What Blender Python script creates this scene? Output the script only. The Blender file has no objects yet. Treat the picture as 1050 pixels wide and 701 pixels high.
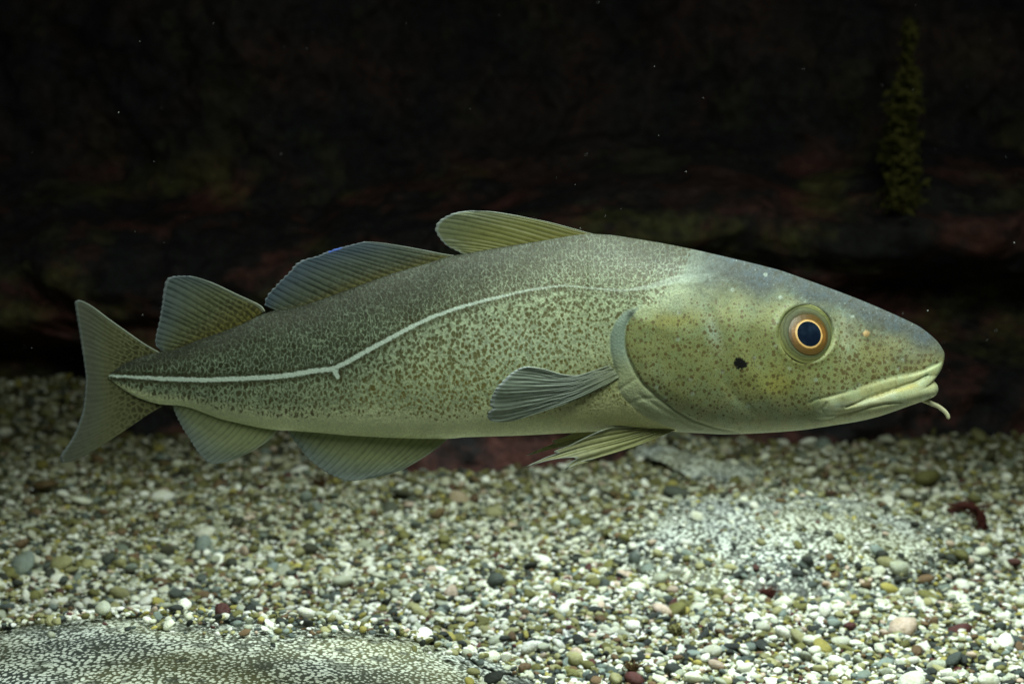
import bpy, math, random
import numpy as np
from mathutils import Vector

random.seed(7)
RNG = np.random.default_rng(11)
SC = bpy.context.scene
COL = SC.collection

# ------------------------------------------------------------------ camera
F = 1442.0                      # focal length in photo pixels (1050 px wide)
CZ = 0.425                      # camera height over the gravel
PITCH = math.atan((350.5 - 215.0) / F)
FISH_Y = 1.11
cam_d = bpy.data.cameras.new('camera')
cam = bpy.data.objects.new('camera', cam_d)
COL.objects.link(cam)
cam.location = (0, 0, CZ)
cam.rotation_euler = (math.pi / 2 - PITCH, 0, 0)
cam_d.sensor_width = 36.0
cam_d.lens = 36.0 * F / 1050.0
cam_d.clip_start = 0.02
cam_d.clip_end = 50.0
cam_d.dof.use_dof = True
cam_d.dof.focus_distance = 1.075
cam_d.dof.aperture_fstop = 7.0
SC.camera = cam

# ------------------------------------------------------------------ world
W = bpy.data.worlds.new('World')
SC.world = W
W.use_nodes = True
bgn = W.node_tree.nodes['Background']
bgn.inputs[0].default_value = (0.25, 0.4, 0.55, 1)
bgn.inputs[1].default_value = 0.02

# ------------------------------------------------------------------ lamps over the tank
def area(name, loc, target, sx, sy, power, color, spread=180):
    l = bpy.data.lights.new(name, 'AREA')
    l.shape = 'RECTANGLE'; l.size = sx; l.size_y = sy
    l.energy = power; l.color = color; l.spread = math.radians(spread)
    o = bpy.data.objects.new(name, l)
    COL.objects.link(o)
    o.location = loc
    o.rotation_euler = (Vector(target) - Vector(loc)).to_track_quat('-Z', 'Y').to_euler()
    return o
area('tank_lamp', (0.28, 0.30, 1.25), (0.10, 1.20, 0.20), 0.9, 0.45, 9.8, (0.88, 1.0, 0.85), 115)
area('tank_lamp', (0.22, 1.36, 1.50), (0.20, 1.36, 0.0), 0.45, 0.22, 10.8, (0.86, 1.0, 0.98), 86)

SC.view_settings.view_transform = 'Standard'
SC.view_settings.look = 'None'
SC.view_settings.exposure = 0.0
SC.view_settings.gamma = 1.0
SC.render.engine = 'CYCLES'
SC.cycles.use_denoising = True
SC.cycles.max_bounces = 6
SC.cycles.transparent_max_bounces = 12
SC.cycles.sample_clamp_indirect = 4.0

# ------------------------------------------------------------------ maths helpers
SP, CP = math.sin(PITCH), math.cos(PITCH)
def unproj(px, py, Y):
    px = np.asarray(px, float); py = np.asarray(py, float)
    xr = (px - 525.0) / F; yr = -(py - 350.5) / F
    dy = CP + yr * SP
    dz = -SP + yr * CP
    t = Y / dy
    return np.stack([xr * t, np.broadcast_to(Y, t.shape) * 1.0, CZ + dz * t], -1)
def proj(P):
    x = P[..., 0]; y = P[..., 1]; z = P[..., 2] - CZ
    d = y * CP - z * SP
    u = y * SP + z * CP
    return 525.0 + F * x / d, 350.5 - F * u / d

def sstep(a, b, x):
    t = np.clip((np.asarray(x, float) - a) / (b - a), 0, 1)
    return t * t * (3 - 2 * t)
def hash3(i, j, k):
    n = (i.astype(np.int64) * 374761393 + j.astype(np.int64) * 668265263 + k.astype(np.int64) * 2147483647) & 0xFFFFFFFF
    n = ((n ^ (n >> 13)) * 1274126177) & 0xFFFFFFFF
    n = (n ^ (n >> 16)) & 0xFFFFFFFF
    return n / 4294967295.0
def vnoise(P, scale=1.0, seed=0):
    Q = np.asarray(P, float) * scale + seed * 17.31
    I = np.floor(Q).astype(np.int64); f = Q - I
    f = f * f * (3 - 2 * f)
    r = 0
    for a in (0, 1):
        for b in (0, 1):
            for c in (0, 1):
                w = (f[..., 0] if a else 1 - f[..., 0]) * (f[..., 1] if b else 1 - f[..., 1]) * (f[..., 2] if c else 1 - f[..., 2])
                r = r + w * hash3(I[..., 0] + a, I[..., 1] + b, I[..., 2] + c)
    return r * 2 - 1
def fbm(P, scale=1.0, seed=0, oct=4):
    r = 0; a = 0.5
    for o in range(oct):
        r = r + a * vnoise(P, scale * 2 ** o, seed + o); a *= 0.5
    return r
def poly_dist(px, py, poly):
    d = np.full(np.shape(px), 1e9)
    for (x0, y0), (x1, y1) in zip(poly[:-1], poly[1:]):
        dx, dy = x1 - x0, y1 - y0
        t = np.clip(((px - x0) * dx + (py - y0) * dy) / (dx * dx + dy * dy + 1e-9), 0, 1)
        d = np.minimum(d, np.hypot(px - x0 - t * dx, py - y0 - t * dy))
    return d
def smooth_poly(pts, n, passes=0):
    """even resample of a polyline through a Catmull-Rom spline"""
    P = np.array(pts, float)
    Q = np.vstack([2 * P[0] - P[1], P, 2 * P[-1] - P[-2]])
    out = []
    for i in range(1, len(Q) - 2):
        t = np.linspace(0, 1, 16, endpoint=False)[:, None]
        p0, p1, p2, p3 = Q[i - 1], Q[i], Q[i + 1], Q[i + 2]
        out.append(0.5 * (2 * p1 + (p2 - p0) * t + (2 * p0 - 5 * p1 + 4 * p2 - p3) * t ** 2 + (3 * p1 - p0 - 3 * p2 + p3) * t ** 3))
    out.append(P[-1:])
    C = np.vstack(out)
    s = np.r_[0, np.cumsum(np.linalg.norm(np.diff(C, axis=0), axis=1))]
    u = np.linspace(0, s[-1], n)
    return np.stack([np.interp(u, s, C[:, k]) for k in range(C.shape[1])], -1)
def lin_poly(pts, n):
    P = np.array(pts, float)
    s = np.r_[0, np.cumsum(np.linalg.norm(np.diff(P, axis=0), axis=1))]
    u = np.linspace(0, s[-1], n)
    return np.stack([np.interp(u, s, P[:, k]) for k in range(P.shape[1])], -1)

# ------------------------------------------------------------------ object helpers
def mesh_from(name, V, Fc, smooth=True):
    me = bpy.data.meshes.new(name)
    V = np.asarray(V, float); Fc = np.asarray(Fc, np.int32)
    k = Fc.shape[1]
    me.vertices.add(len(V)); me.vertices.foreach_set('co', V.astype(np.float32).ravel())
    me.loops.add(Fc.size); me.loops.foreach_set('vertex_index', Fc.ravel())
    me.polygons.add(len(Fc))
    me.polygons.foreach_set('loop_start', np.arange(0, Fc.size, k, dtype=np.int32))
    me.polygons.foreach_set('loop_total', np.full(len(Fc), k, np.int32))
    me.update(calc_edges=True); me.validate()
    if smooth:
        me.polygons.foreach_set('use_smooth', np.ones(len(me.polygons), bool))
    return me
def add_attr(me, name, kind, data):
    a = me.attributes.new(name, kind, 'POINT')
    key = {'FLOAT': 'value', 'FLOAT_VECTOR': 'vector', 'FLOAT_COLOR': 'color'}[kind]
    a.data.foreach_set(key, np.asarray(data, np.float32).ravel())
def obj(name, me, mat=None, parent=None, loc=None):
    o = bpy.data.objects.new(name, me)
    COL.objects.link(o)
    if mat is not None and me is not None and not me.materials:
        me.materials.append(mat)
    if parent is not None:
        o.parent = parent
    if loc is not None:
        o.location = loc
    return o
def tag(o, label=None, cat=None, group=None, kind=None):
    for k, v in (('label', label), ('category', cat), ('group', group), ('kind', kind)):
        if v: o[k] = v
    return o
def empty(name, loc, label, cat, group=None):
    o = bpy.data.objects.new(name, None); COL.objects.link(o)
    o.empty_display_size = 0.02
    o.location = loc
    return tag(o, label, cat, group)
def grid_faces(n, m, off=0, flip=False, close=False):
    i, j = np.meshgrid(np.arange(n - 1), np.arange(m if close else m - 1), indexing='ij')
    j2 = (j + 1) % m
    a = i * m + j; b = (i + 1) * m + j; c = (i + 1) * m + j2; d = i * m + j2
    q = np.stack([a, b, c, d] if not flip else [d, c, b, a], -1).reshape(-1, 4)
    return q + off
def tube(path, radii, seg=8):
    P = np.array(path, float); n = len(P)
    T = np.gradient(P, axis=0); T /= np.linalg.norm(T, axis=1)[:, None] + 1e-12
    up = np.array([0.3, 0.9, 0.2]); A = np.cross(T, up); A /= np.linalg.norm(A, axis=1)[:, None] + 1e-9
    B = np.cross(T, A)
    th = np.linspace(0, 2 * np.pi, seg, endpoint=False)
    R = np.asarray(radii)[:, None, None]
    V = P[:, None] + R * (np.cos(th)[None, :, None] * A[:, None] + np.sin(th)[None, :, None] * B[:, None])
    return V.reshape(-1, 3), grid_faces(n, seg, close=True)

# ------------------------------------------------------------------ node helpers
class NT:
    def __init__(s, name):
        s.m = bpy.data.materials.new(name); s.m.use_nodes = True
        s.t = s.m.node_tree; s.t.nodes.clear()
        s.out = s.t.nodes.new('ShaderNodeOutputMaterial')
    def n(s, typ, **kw):
        nd = s.t.nodes.new('ShaderNode' + typ)
        for k, v in kw.items():
            if k.startswith('_'):
                s.put(nd.inputs[int(k[1:])], v)
            elif hasattr(nd, k) and k not in nd.inputs:
                setattr(nd, k, v)
            else:
                s.put(nd.inputs[k.replace('__', ' ')], v)
        return nd
    def put(s, sock, v):
        if isinstance(v, bpy.types.NodeSocket):
            s.t.links.new(v, sock)
        else:
            if isinstance(v, (tuple, list)) and len(v) == 3 and sock.type == 'RGBA':
                v = (*v, 1)
            sock.default_value = v
    def math(s, op, a, b=0.0, c=0.0, clamp=False):
        nd = s.t.nodes.new('ShaderNodeMath'); nd.operation = op; nd.use_clamp = clamp
        s.put(nd.inputs[0], a); s.put(nd.inputs[1], b); s.put(nd.inputs[2], c)
        return nd.outputs[0]
    def mix(s, f, a, b, blend='MIX'):
        nd = s.t.nodes.new('ShaderNodeMix'); nd.data_type = 'RGBA'; nd.blend_type = blend
        s.put(nd.inputs[0], f); s.put(nd.inputs[6], a); s.put(nd.inputs[7], b)
        return nd.outputs[2]
    def ss(s, x, a, b, lo=0.0, hi=1.0):
        nd = s.t.nodes.new('ShaderNodeMapRange'); nd.interpolation_type = 'SMOOTHSTEP'
        s.put(nd.inputs[0], x); s.put(nd.inputs[1], a); s.put(nd.inputs[2], b); s.put(nd.inputs[3], lo); s.put(nd.inputs[4], hi)
        return nd.outputs[0]
    def attr(s, name, typ='GEOMETRY'):
        return s.n('Attribute', attribute_name=name, attribute_type=typ)
    def noise(s, vec, scale, detail=3.0, rough=0.5):
        return s.n('TexNoise', Vector=vec, Scale=scale, Detail=detail, Roughness=rough)
    def vmath(s, op, a, b=(0, 0, 0), scale=1.0):
        nd = s.t.nodes.new('ShaderNodeVectorMath'); nd.operation = op
        s.put(nd.inputs[0], a); s.put(nd.inputs[1], b); s.put(nd.inputs[3], scale)
        return nd.outputs[0] if op not in ('LENGTH', 'DISTANCE', 'DOT_PRODUCT') else nd.outputs[1]
    def principled(s, color, rough=0.5, spec=0.3, normal=None, sss=0.0, alpha=None, **kw):
        p = s.n('BsdfPrincipled')
        s.put(p.inputs['Base Color'], color); s.put(p.inputs['Roughness'], rough)
        s.put(p.inputs['Specular IOR Level'], spec)
        if normal is not None: s.put(p.inputs['Normal'], normal)
        if sss:
            p.inputs['Subsurface Weight'].default_value = sss
            p.inputs['Subsurface Radius'].default_value = (1.0, 0.8, 0.5)
            p.inputs['Subsurface Scale'].default_value = 0.003
        if alpha is not None: s.put(p.inputs['Alpha'], alpha)
        return p.outputs[0]
    def bump(s, h, strength=0.5, dist=0.001):
        return s.n('Bump', Strength=strength, Distance=dist, Height=h).outputs[0]
    def done(s, shader):
        s.t.links.new(shader, s.out.inputs['Surface']); return s.m

# ================================================================== SETTING
# ------------------------------------------------------------------ flat fish footprints (needed by the gravel)
def ground_xy(px, py, z=0.0):
    yr = -(py - 350.5) / F
    t = (z - CZ) / (-SP + yr * CP)
    return (px - 525.0) / F * t, (CP + yr * SP) * t
FLAT = [dict(c=ground_xy(810, 546, 0.015), a=0.25, b=0.235, rot=math.radians(-18), h=0.046),
        dict(c=(-0.285, 1.13), a=0.35, b=0.255, rot=math.radians(-7), h=0.066)]
def flat_r(x, y, f):
    dx = x - f['c'][0]; dy = y - f['c'][1]
    c, s = math.cos(f['rot']), math.sin(f['rot'])
    u = (dx * c + dy * s) / f['a']; v = (-dx * s + dy * c) / f['b']
    return np.sqrt(u * u + v * v), u, v

def ground_z(x, y):
    P = np.stack([x, y, np.zeros_like(x)], -1)
    z = 0.012 * fbm(P, 3.0, 3, 3) + 0.004 * vnoise(P, 16.0, 9)
    z = z + 0.06 * sstep(2.55, 2.9, y) * sstep(0.72, 0.95, -x)
    z = z + 0.030 * np.exp(-(((x - 0.24) / 0.10) ** 2 + ((y - 2.42) / 0.10) ** 2))
    return z

# ------------------------------------------------------------------ gravel bed
def mat_bed():
    t = NT('gravel_bed')
    co = t.n('TexCoord').outputs['Object']
    v = t.n('TexVoronoi', Vector=co, Scale=210.0)
    n = t.noise(co, 4.0)
    ramp = t.n('ValToRGB', _0=v.outputs['Color'])
    r = ramp.color_ramp
    r.elements[0].color = (0.02, 0.02, 0.014, 1); r.elements[1].color = (0.10, 0.10, 0.08, 1)
    e = r.elements.new(0.5); e.color = (0.045, 0.042, 0.028, 1)
    col = t.mix(t.ss(n.outputs[0], 0.4, 0.7), ramp.outputs[0], (0.035, 0.03, 0.018))
    return t.done(t.principled(col, 0.8, 0.2, t.bump(v.outputs[0], 1.0, 0.004)))
gx = np.linspace(-3.2, 3.2, 260); gy = np.linspace(0.35, 3.6, 220)
GX, GY = np.meshgrid(gx, gy, indexing='ij')
GZ = ground_z(GX, GY) - 0.004
bed = obj('gravel_bed', mesh_from('gravel_bed', np.stack([GX, GY, GZ], -1).reshape(-1, 3), grid_faces(260, 220)), mat_bed())
tag(bed, 'bed of mixed small pebbles under the swimming fish', 'gravel bed', kind='structure')

def pebble_mesh(name, seed, sub):
    import bmesh
    bm = bmesh.new(); bmesh.ops.create_icosphere(bm, subdivisions=sub, radius=1.0)
    V = np.array([v.co[:] for v in bm.verts])
    d = 1 + 0.34 * vnoise(V, 0.9, seed) + 0.16 * vnoise(V, 2.0, seed + 40)
    V = V * d[:, None]
    if seed % 3 == 0:                               # a few broken, flat-faced stones
        for k in range(4):
            nrm = RNG.normal(size=3); nrm /= np.linalg.norm(nrm)
            h = V @ nrm; V = V - np.maximum(h - 0.62, 0)[:, None] * nrm * 0.85
    for v, c in zip(bm.verts, V): v.co = c
    me = bpy.data.meshes.new(name); bm.to_mesh(me); bm.free()
    me.polygons.foreach_set('use_smooth', np.ones(len(me.polygons), bool))
    return me
def mat_pebble(inst):
    t = NT('pebble')
    if inst:
        c = t.attr('pcol', 'INSTANCER').outputs['Color']
    else:
        c = t.n('ObjectInfo').outputs['Color']
    rnd = t.n('ObjectInfo').outputs['Random']
    co = t.vmath('ADD', t.n('TexCoord').outputs['Object'], t.n('CombineXYZ', X=t.math('MULTIPLY', rnd, 90.0)).outputs[0])
    n1 = t.noise(co, 1.3, 4.0, 0.6).outputs[0]
    n2 = t.noise(co, 5.0, 3.0, 0.6).outputs[0]
    col = t.mix(t.ss(n1, 0.35, 0.7, 0.0, 0.55), c, t.mix(1.0, c, (0.62, 0.60, 0.36), 'MULTIPLY'))
    col = t.mix(t.ss(n2, 0.45, 0.75, 0.0, 0.5), col, t.mix(1.0, c, (0.5, 0.5, 0.45), 'MULTIPLY'))
    return t.done(t.principled(col, 0.55, 0.28, t.bump(n2, 0.35, 0.15)))
PAL = np.array([(0.86, 0.87, 0.80), (0.72, 0.74, 0.62), (0.44, 0.47, 0.38), (0.34, 0.33, 0.17), (0.16, 0.155, 0.05),
                (0.42, 0.37, 0.10), (0.030, 0.036, 0.033), (0.075, 0.095, 0.09), (0.15, 0.095, 0.05), (0.58, 0.46, 0.38), (0.09, 0.03, 0.028), (0.22, 0.27, 0.25)])
PW = np.array([0.20, 0.14, 0.10, 0.12, 0.15, 0.030, 0.12, 0.09, 0.06, 0.02, 0.02, 0.05]); PW /= PW.sum()
def pick_cols(n, x, y):
    c = PAL[RNG.choice(len(PAL), n, p=PW)] * RNG.uniform(0.75, 1.15, (n, 1))
    # darker brown-green tint, stronger towards the back of the tank
    a = sstep(1.25, 2.3, y + 0.25 * fbm(np.stack([x, y, 0 * x], -1), 3.0, 5, 3) - 0.22 * np.clip(x - 0.05, -1, 0.6)) * RNG.uniform(0.2, 1.0, n)
    back_tint = np.array([0.15, 0.14, 0.045])
    return c * (1 - 0.85 * a[:, None]) + back_tint * (0.85 * a[:, None]) * (0.4 + c)
VARS = bpy.data.collections.new('pebble_shapes')
pm_i = mat_pebble(True); pm_o = mat_pebble(False)
shape_objs = []
for k in range(8):
    me = pebble_mesh('pebble_shape', k + 1, 2); me.materials.append(pm_i)
    o = bpy.data.objects.new('pebble_shape', me); VARS.objects.link(o)

def gravel_points():
    X, Y, S = [], [], []
    for (y0, y1, d) in ((0.95, 1.5, 0.0047), (1.5, 2.0, 0.0055), (2.0, 2.5, 0.0066), (2.5, 3.05, 0.0085)):
        hw = 0.40 * y1 + 0.42
        nx, ny = int(2 * hw / d), int((y1 - y0) / d)
        x, y = np.meshgrid(np.linspace(-hw, hw, nx), np.linspace(y0, y1, ny))
        x = x.ravel() + RNG.uniform(-.5, .5, nx * ny) * d; y = y.ravel() + RNG.uniform(-.5, .5, nx * ny) * d
        keep = np.abs(x) < 0.40 * y + 0.42
        x, y = x[keep], y[keep]
        s = d * 0.54 * np.exp(RNG.normal(0, 0.36, len(x)))
        big = RNG.random(len(x)) < 0.06
        s[big] *= RNG.uniform(1.3, 1.9, big.sum())
        X.append(x); Y.append(y); S.append(s)
    return np.concatenate(X), np.concatenate(Y), np.concatenate(S)
x, y, s = gravel_points()
keep = np.ones(len(x), bool)
lift = np.zeros(len(x))
for fi, f in enumerate(FLAT):
    r, u, v = flat_r(x, y, f)
    nz = 0.5 + 0.5 * fbm(np.stack([x, y, 0 * x], -1), 14.0, 21 + fi, 2)
    prob = sstep(0.62, 1.02, r + 0.6 * (nz - 0.5)) ** 1.5
    if fi == 0:
        prob = np.maximum(prob, 0.07)
    else:
        prob = np.maximum(prob, 0.55 * sstep(0.15, 0.65, v + 0.7 * (nz - .5)))
    keep &= RNG.random(len(x)) < prob
    lift = np.maximum(lift, np.where(r < 1, f['h'] * np.clip(1 - r ** 2.2, 0, 1) ** 0.8, 0))
x, y, s, lift = x[keep], y[keep], s[keep], lift[keep]
n = len(x)
z = ground_z(x, y) + lift + 0.005 * sstep(0.0, 0.01, lift) + RNG.uniform(-0.7, 1.0, n) * s
cols = pick_cols(n, x, y)
small = s < 0.0033
cols[small] = np.minimum(cols[small] * 1.15, 0.85)
me = bpy.data.meshes.new('gravel'); me.vertices.add(n)
me.vertices.foreach_set('co', np.stack([x, y, z], -1).astype(np.float32).ravel())
add_attr(me, 'pcol', 'FLOAT_COLOR', np.c_[cols, np.ones(n)])
rot = np.c_[RNG.normal(0, 0.35, (n, 2)), RNG.uniform(0, 6.28, n)]
add_attr(me, 'prot', 'FLOAT_VECTOR', rot)
add_attr(me, 'pscl', 'FLOAT_VECTOR', s[:, None] * np.c_[RNG.uniform(0.95, 1.45, n), RNG.uniform(0.75, 1.1, n), RNG.uniform(0.5, 0.85, n)])
gravel = obj('gravel', me)
tag(gravel, 'countless small white, grey and olive pebbles covering the bed', 'gravel', kind='stuff')
ng = bpy.data.node_groups.new('scatter', 'GeometryNodeTree')
ng.interface.new_socket('Geometry', in_out='INPUT', socket_type='NodeSocketGeometry')
ng.interface.new_socket('Geometry', in_out='OUTPUT', socket_type='NodeSocketGeometry')
gi = ng.nodes.new('NodeGroupInput'); go = ng.nodes.new('NodeGroupOutput')
iop = ng.nodes.new('GeometryNodeInstanceOnPoints'); ci = ng.nodes.new('GeometryNodeCollectionInfo')
ci.inputs[0].default_value = VARS; ci.inputs['Separate Children'].default_value = True
def named(nm):
    a = ng.nodes.new('GeometryNodeInputNamedAttribute'); a.data_type = 'FLOAT_VECTOR'; a.inputs[0].default_value = nm
    return a.outputs[0]
e2r = ng.nodes.new('FunctionNodeEulerToRotation')
L = ng.links.new
L(gi.outputs[0], iop.inputs['Points']); L(ci.outputs[0], iop.inputs['Instance'])
iop.inputs['Pick Instance'].default_value = True
L(named('prot'), e2r.inputs[0]); L(e2r.outputs[0], iop.inputs['Rotation'])
L(named('pscl'), iop.inputs['Scale']); L(iop.outputs[0], go.inputs[0])
md = gravel.modifiers.new('scatter', 'NODES'); md.node_group = ng

# the pebbles large enough to be picked out one by one
peb_me = []
for k in range(10):
    me = pebble_mesh('pebble', 60 + k, 2); me.materials.append(pm_o); peb_me.append(me)
cnt = 0; placed = []
BIGPAL = [PAL[i] for i in (0, 1, 1, 1, 2, 2, 2, 3, 3, 3, 4, 4, 4, 4, 5, 6, 6, 6, 6, 7, 7, 7, 7, 8, 8, 9, 11, 11, 11, 11)]
while cnt < 300:
    yy = 1.12 + 1.15 * random.random() ** 1.5
    xx = random.uniform(-1, 1) * (0.385 * yy)
    ok = all(flat_r(xx, yy, f)[0] > 1.03 for f in FLAT) or (random.random() < 0.03)
    r = random.uniform(0.0040, 0.0066) * (0.8 + 0.2 * yy)
    if not ok or any((xx - a) ** 2 + (yy - b) ** 2 < (r + c) ** 2 for a, b, c in placed): continue
    placed.append((xx, yy, r))
    o = obj('pebble', peb_me[cnt % 10], None, bed)
    zz = float(ground_z(np.array([xx]), np.array([yy]))[0])
    for f in FLAT:
        rr = float(flat_r(xx, yy, f)[0])
        if rr < 1: zz += f['h'] * (1 - rr ** 2.2) ** 0.8
    o.location = (xx, yy, zz + r * 0.45)
    o.rotation_euler = (random.gauss(0, .3), random.gauss(0, .3), random.uniform(0, 6.28))
    o.scale = (r * random.uniform(1.0, 1.4), r * random.uniform(.75, 1.0), r * random.uniform(.5, .75))
    c = random.choice(BIGPAL) * random.uniform(0.75, 1.1)
    a = float(sstep(1.6, 2.4, yy)) * 0.5
    c = c * (1 - a) + np.array([0.10, 0.09, 0.04]) * a
    o.color = (*c, 1)
    cnt += 1

# ------------------------------------------------------------------ rock wall
def wall_base(x):
    return np.interp(x, [-3.2, -1.15, -0.9, -0.72, -0.3, -0.17, 0.17, 0.28, 0.6, 1.2, 3.2],
                     [3.05, 3.0, 2.98, 2.66, 2.60, 2.24, 2.22, 2.52, 2.56, 2.58, 2.6])
nx, nz = 640, 260
wx = np.linspace(-3.2, 3.2, nx); wz = np.linspace(-0.05, 1.5, nz)
WX, WZ = np.meshgrid(wx, wz, indexing='ij')
P0 = np.stack([WX, WZ, np.zeros_like(WX)], -1)
base = wall_base(WX)
up = 2.95 + 0.1 * vnoise(P0, 1.5, 3)
ledge_z = 0.39 + 0.10 * fbm(P0 * [1, 0, 0], 2.5, 8, 4) - 0.09 * sstep(0.3, -0.5, WX)
k1 = sstep(0.10, 0.22, WZ)                       # foot of the rock gives way to a hollow
hollow = 2.78 + 0.1 * vnoise(P0, 2.0, 14)
k2 = sstep(-0.13, -0.02, WZ - ledge_z)           # the ledge stands out over the hollow
k3 = sstep(0.0, 0.20, WZ - ledge_z)
front = 2.52 + 0.10 * fbm(P0 * [1, 0.2, 1], 2.2, 31, 3) + 0.16 * sstep(0.05, -0.5, WX)
WY = base * (1 - k1) + hollow * k1
WY = WY * (1 - k2) + np.minimum(front, WY) * k2
WY = WY * (1 - k3) + up * k3
P1 = np.stack([WX, WY, WZ], -1)
WY = WY + 0.13 * fbm(P1, 3.2, 40, 5) + 0.035 * np.abs(vnoise(P1, 11.0, 50)) + 0.012 * vnoise(P1, 38.0, 51)
def mat_rock():
    t = NT('rock_wall')
    co = t.n('TexCoord').outputs['Object']
    n1 = t.noise(co, 3.2, 5.0, 0.6).outputs[0]
    n2 = t.noise(t.vmath('ADD', co, (7, 3, 1)), 5.5, 5.0, 0.65).outputs[0]
    n3 = t.noise(t.vmath('ADD', co, (1, 9, 4)), 4.2, 5.0, 0.65).outputs[0]
    n4 = t.noise(co, 40.0, 4.0, 0.6).outputs[0]
    grow = t.ss(t.math('ADD', t.n('SeparateXYZ', Vector=co).outputs[2], t.math('MULTIPLY', t.math('SUBTRACT', n1, 0.5), 0.5)), 0.42, 0.60, 1.0, 0.22)
    col = t.mix(n1, (0.020, 0.024, 0.030), (0.060, 0.055, 0.050))
    col = t.mix(t.math('MULTIPLY', t.ss(n2, 0.44, 0.62, 0, 0.9), grow), col, (0.20, 0.080, 0.066))
    col = t.mix(t.math('MULTIPLY', t.ss(n3, 0.50, 0.68, 0, 0.85), grow), col, (0.18, 0.17, 0.06))
    col = t.mix(1.0, col, t.n('ValToRGB', _0=n4).outputs[0], 'MULTIPLY')
    return t.done(t.principled(col, 0.9, 0.1, t.bump(n4, 1.0, 0.012)))
wall = obj('rock_wall', mesh_from('rock_wall', np.stack([WX, WY, WZ], -1).reshape(-1, 3), grid_faces(nx, nz, flip=True)), mat_rock())
tag(wall, 'dark algae-crusted rock wall with a ledge at the back of the tank', 'rock', kind='structure')

# ================================================================== COD
def yc(px):                                       # gentle bend: the tail swings away from the glass
    return FISH_Y + 0.085 * np.clip((520 - np.asarray(px, float)) / 420, 0, 2) ** 1.8
MPP = FISH_Y / F                                  # metres per photo pixel at the fish
TOP = np.array([(112, 384), (118, 379), (126, 373), (140, 367), (152, 363), (165, 361), (177, 359), (204, 348), (228, 340), (250, 331.5), (266, 323),
       (280, 318.5), (293, 317), (312, 313), (344, 301.5), (375, 290), (406, 279), (438, 270), (459, 263), (476, 260), (516, 253), (554, 247), (583, 242),
       (602, 239.5), (628, 241), (657, 245.6), (686, 250.6), (714, 256.3), (743, 263), (771, 269.6), (800, 277), (828, 287), (847, 294), (866, 301),
       (885, 308.5), (904, 316.5), (923, 325)], float)
BOT = np.array([(112, 388), (118, 393), (126, 399), (140, 407), (152, 411.5), (165, 414.5), (183, 415.5), (195, 418), (209, 423), (226, 429.5), (244, 433.5), (267, 438.5),
       (286, 441), (305, 441.5), (330, 443.5), (356, 446), (394, 448), (432, 449.3), (459, 449.3), (480, 447.5), (532, 446), (574, 443.7), (616, 441.5),
       (647, 440.3), (680, 441), (710, 443), (740, 444.6), (770, 443.6), (800, 441.8), (820, 440), (836, 437.4), (851, 434.9), (867, 432), (883, 428.6),
       (898, 424.5), (914, 419), (923, 416)], float)
SNOUT = [(923, 325), (942, 334.5), (957, 346.5), (964, 356), (965, 361), (963.5, 367), (960.5, 373), (957, 378), (953, 382), (949.4, 384.8)]
JAW = [(923, 416), (936, 411.5), (946, 407.5), (952, 405), (955.8, 401), (957.2, 396), (956, 391.5), (953, 388), (950.5, 386), (949.4, 384.8)]
MOUTH = [(867, 416.7), (876.5, 413.5), (889, 408), (904.7, 402.5), (920, 397), (936, 391.6), (949.4, 384.8)]
LIPTOP = [(829, 412.5), (836, 409), (851, 406), (867, 401.8), (883, 396), (898, 390.5), (914, 386), (936, 382), (946, 379), (961, 372)]
LIPBOT = [(922, 412.2), (908, 413.5), (890.6, 416.9), (875, 421.2), (859, 424.2), (847, 424.5), (842, 419), (846.7, 412.7)]
CHIN = [(872, 423.5), (859, 425.5), (850, 429), (841, 430.3), (834, 428.4), (833, 424)]
E1 = [(655, 316), (646, 326), (641.5, 336), (640.6, 346), (641, 356), (644, 366), (651, 381), (660, 394), (675, 407), (692, 420), (711, 430.5), (733, 438), (758, 443)]
E2 = [(651, 315), (640.6, 319), (631, 330), (625.7, 343), (625.7, 358), (629, 373), (633, 386), (634.5, 400), (640.6, 409), (653.5, 421), (664, 428.5), (681, 435.5), (694, 440)]
E1y = np.array([[700, 240], [694, 270], [676, 300]] + E1); E2y = np.array([[690, 240], [680, 280], [662, 306]] + E2)
LAT = np.array([(100, 385), (112, 385), (131, 386), (164, 388), (210, 389.5), (240, 388.5), (280, 386.3), (300, 384), (320, 380.5), (341, 378), (355, 371.7), (373, 361.4), (391, 351.7),
       (405, 344), (420, 336), (444, 324.5), (470, 315.5), (495, 308.5), (520, 302.5), (544, 297), (578, 292.5), (608, 295.5), (640, 298), (665, 294), (694, 286.5), (737, 283.5), (790, 290), (820, 305)])
EYE = (826.0, 341.5)

def sm1(x, P):                                    # smoothed interpolation of an outline
    xs = np.arange(P[0, 0], P[-1, 0] + 0.01, 1.0); ys = np.interp(xs, P[:, 0], P[:, 1])
    k = np.exp(-0.5 * (np.arange(-9, 10) / 3.5) ** 2); k /= k.sum()
    yp = np.r_[2 * ys[0] - ys[9:0:-1], ys, 2 * ys[-1] - ys[-2:-11:-1]]
    return np.interp(x, xs, np.convolve(yp, k, 'valid'))
xs = np.r_[np.arange(112, 600, 1.7), np.arange(600, 923, 1.15)]
K = 64
sn = smooth_poly(SNOUT, 200); jw = smooth_poly(JAW, 200)
tt = np.sin(np.linspace(0, 1, K + 1) * math.pi / 2)[0:] ** 1.0
sT = np.stack([np.interp(tt, np.linspace(0, 1, 200), sn[:, k]) for k in (0, 1)], -1)
sB = np.stack([np.interp(tt, np.linspace(0, 1, 200), jw[:, k]) for k in (0, 1)], -1)
mt = np.array(MOUTH)
T = np.vstack([np.stack([xs, sm1(xs, TOP)], -1), sT]); B = np.vstack([np.stack([xs, sm1(xs, BOT)], -1), sB])
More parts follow.
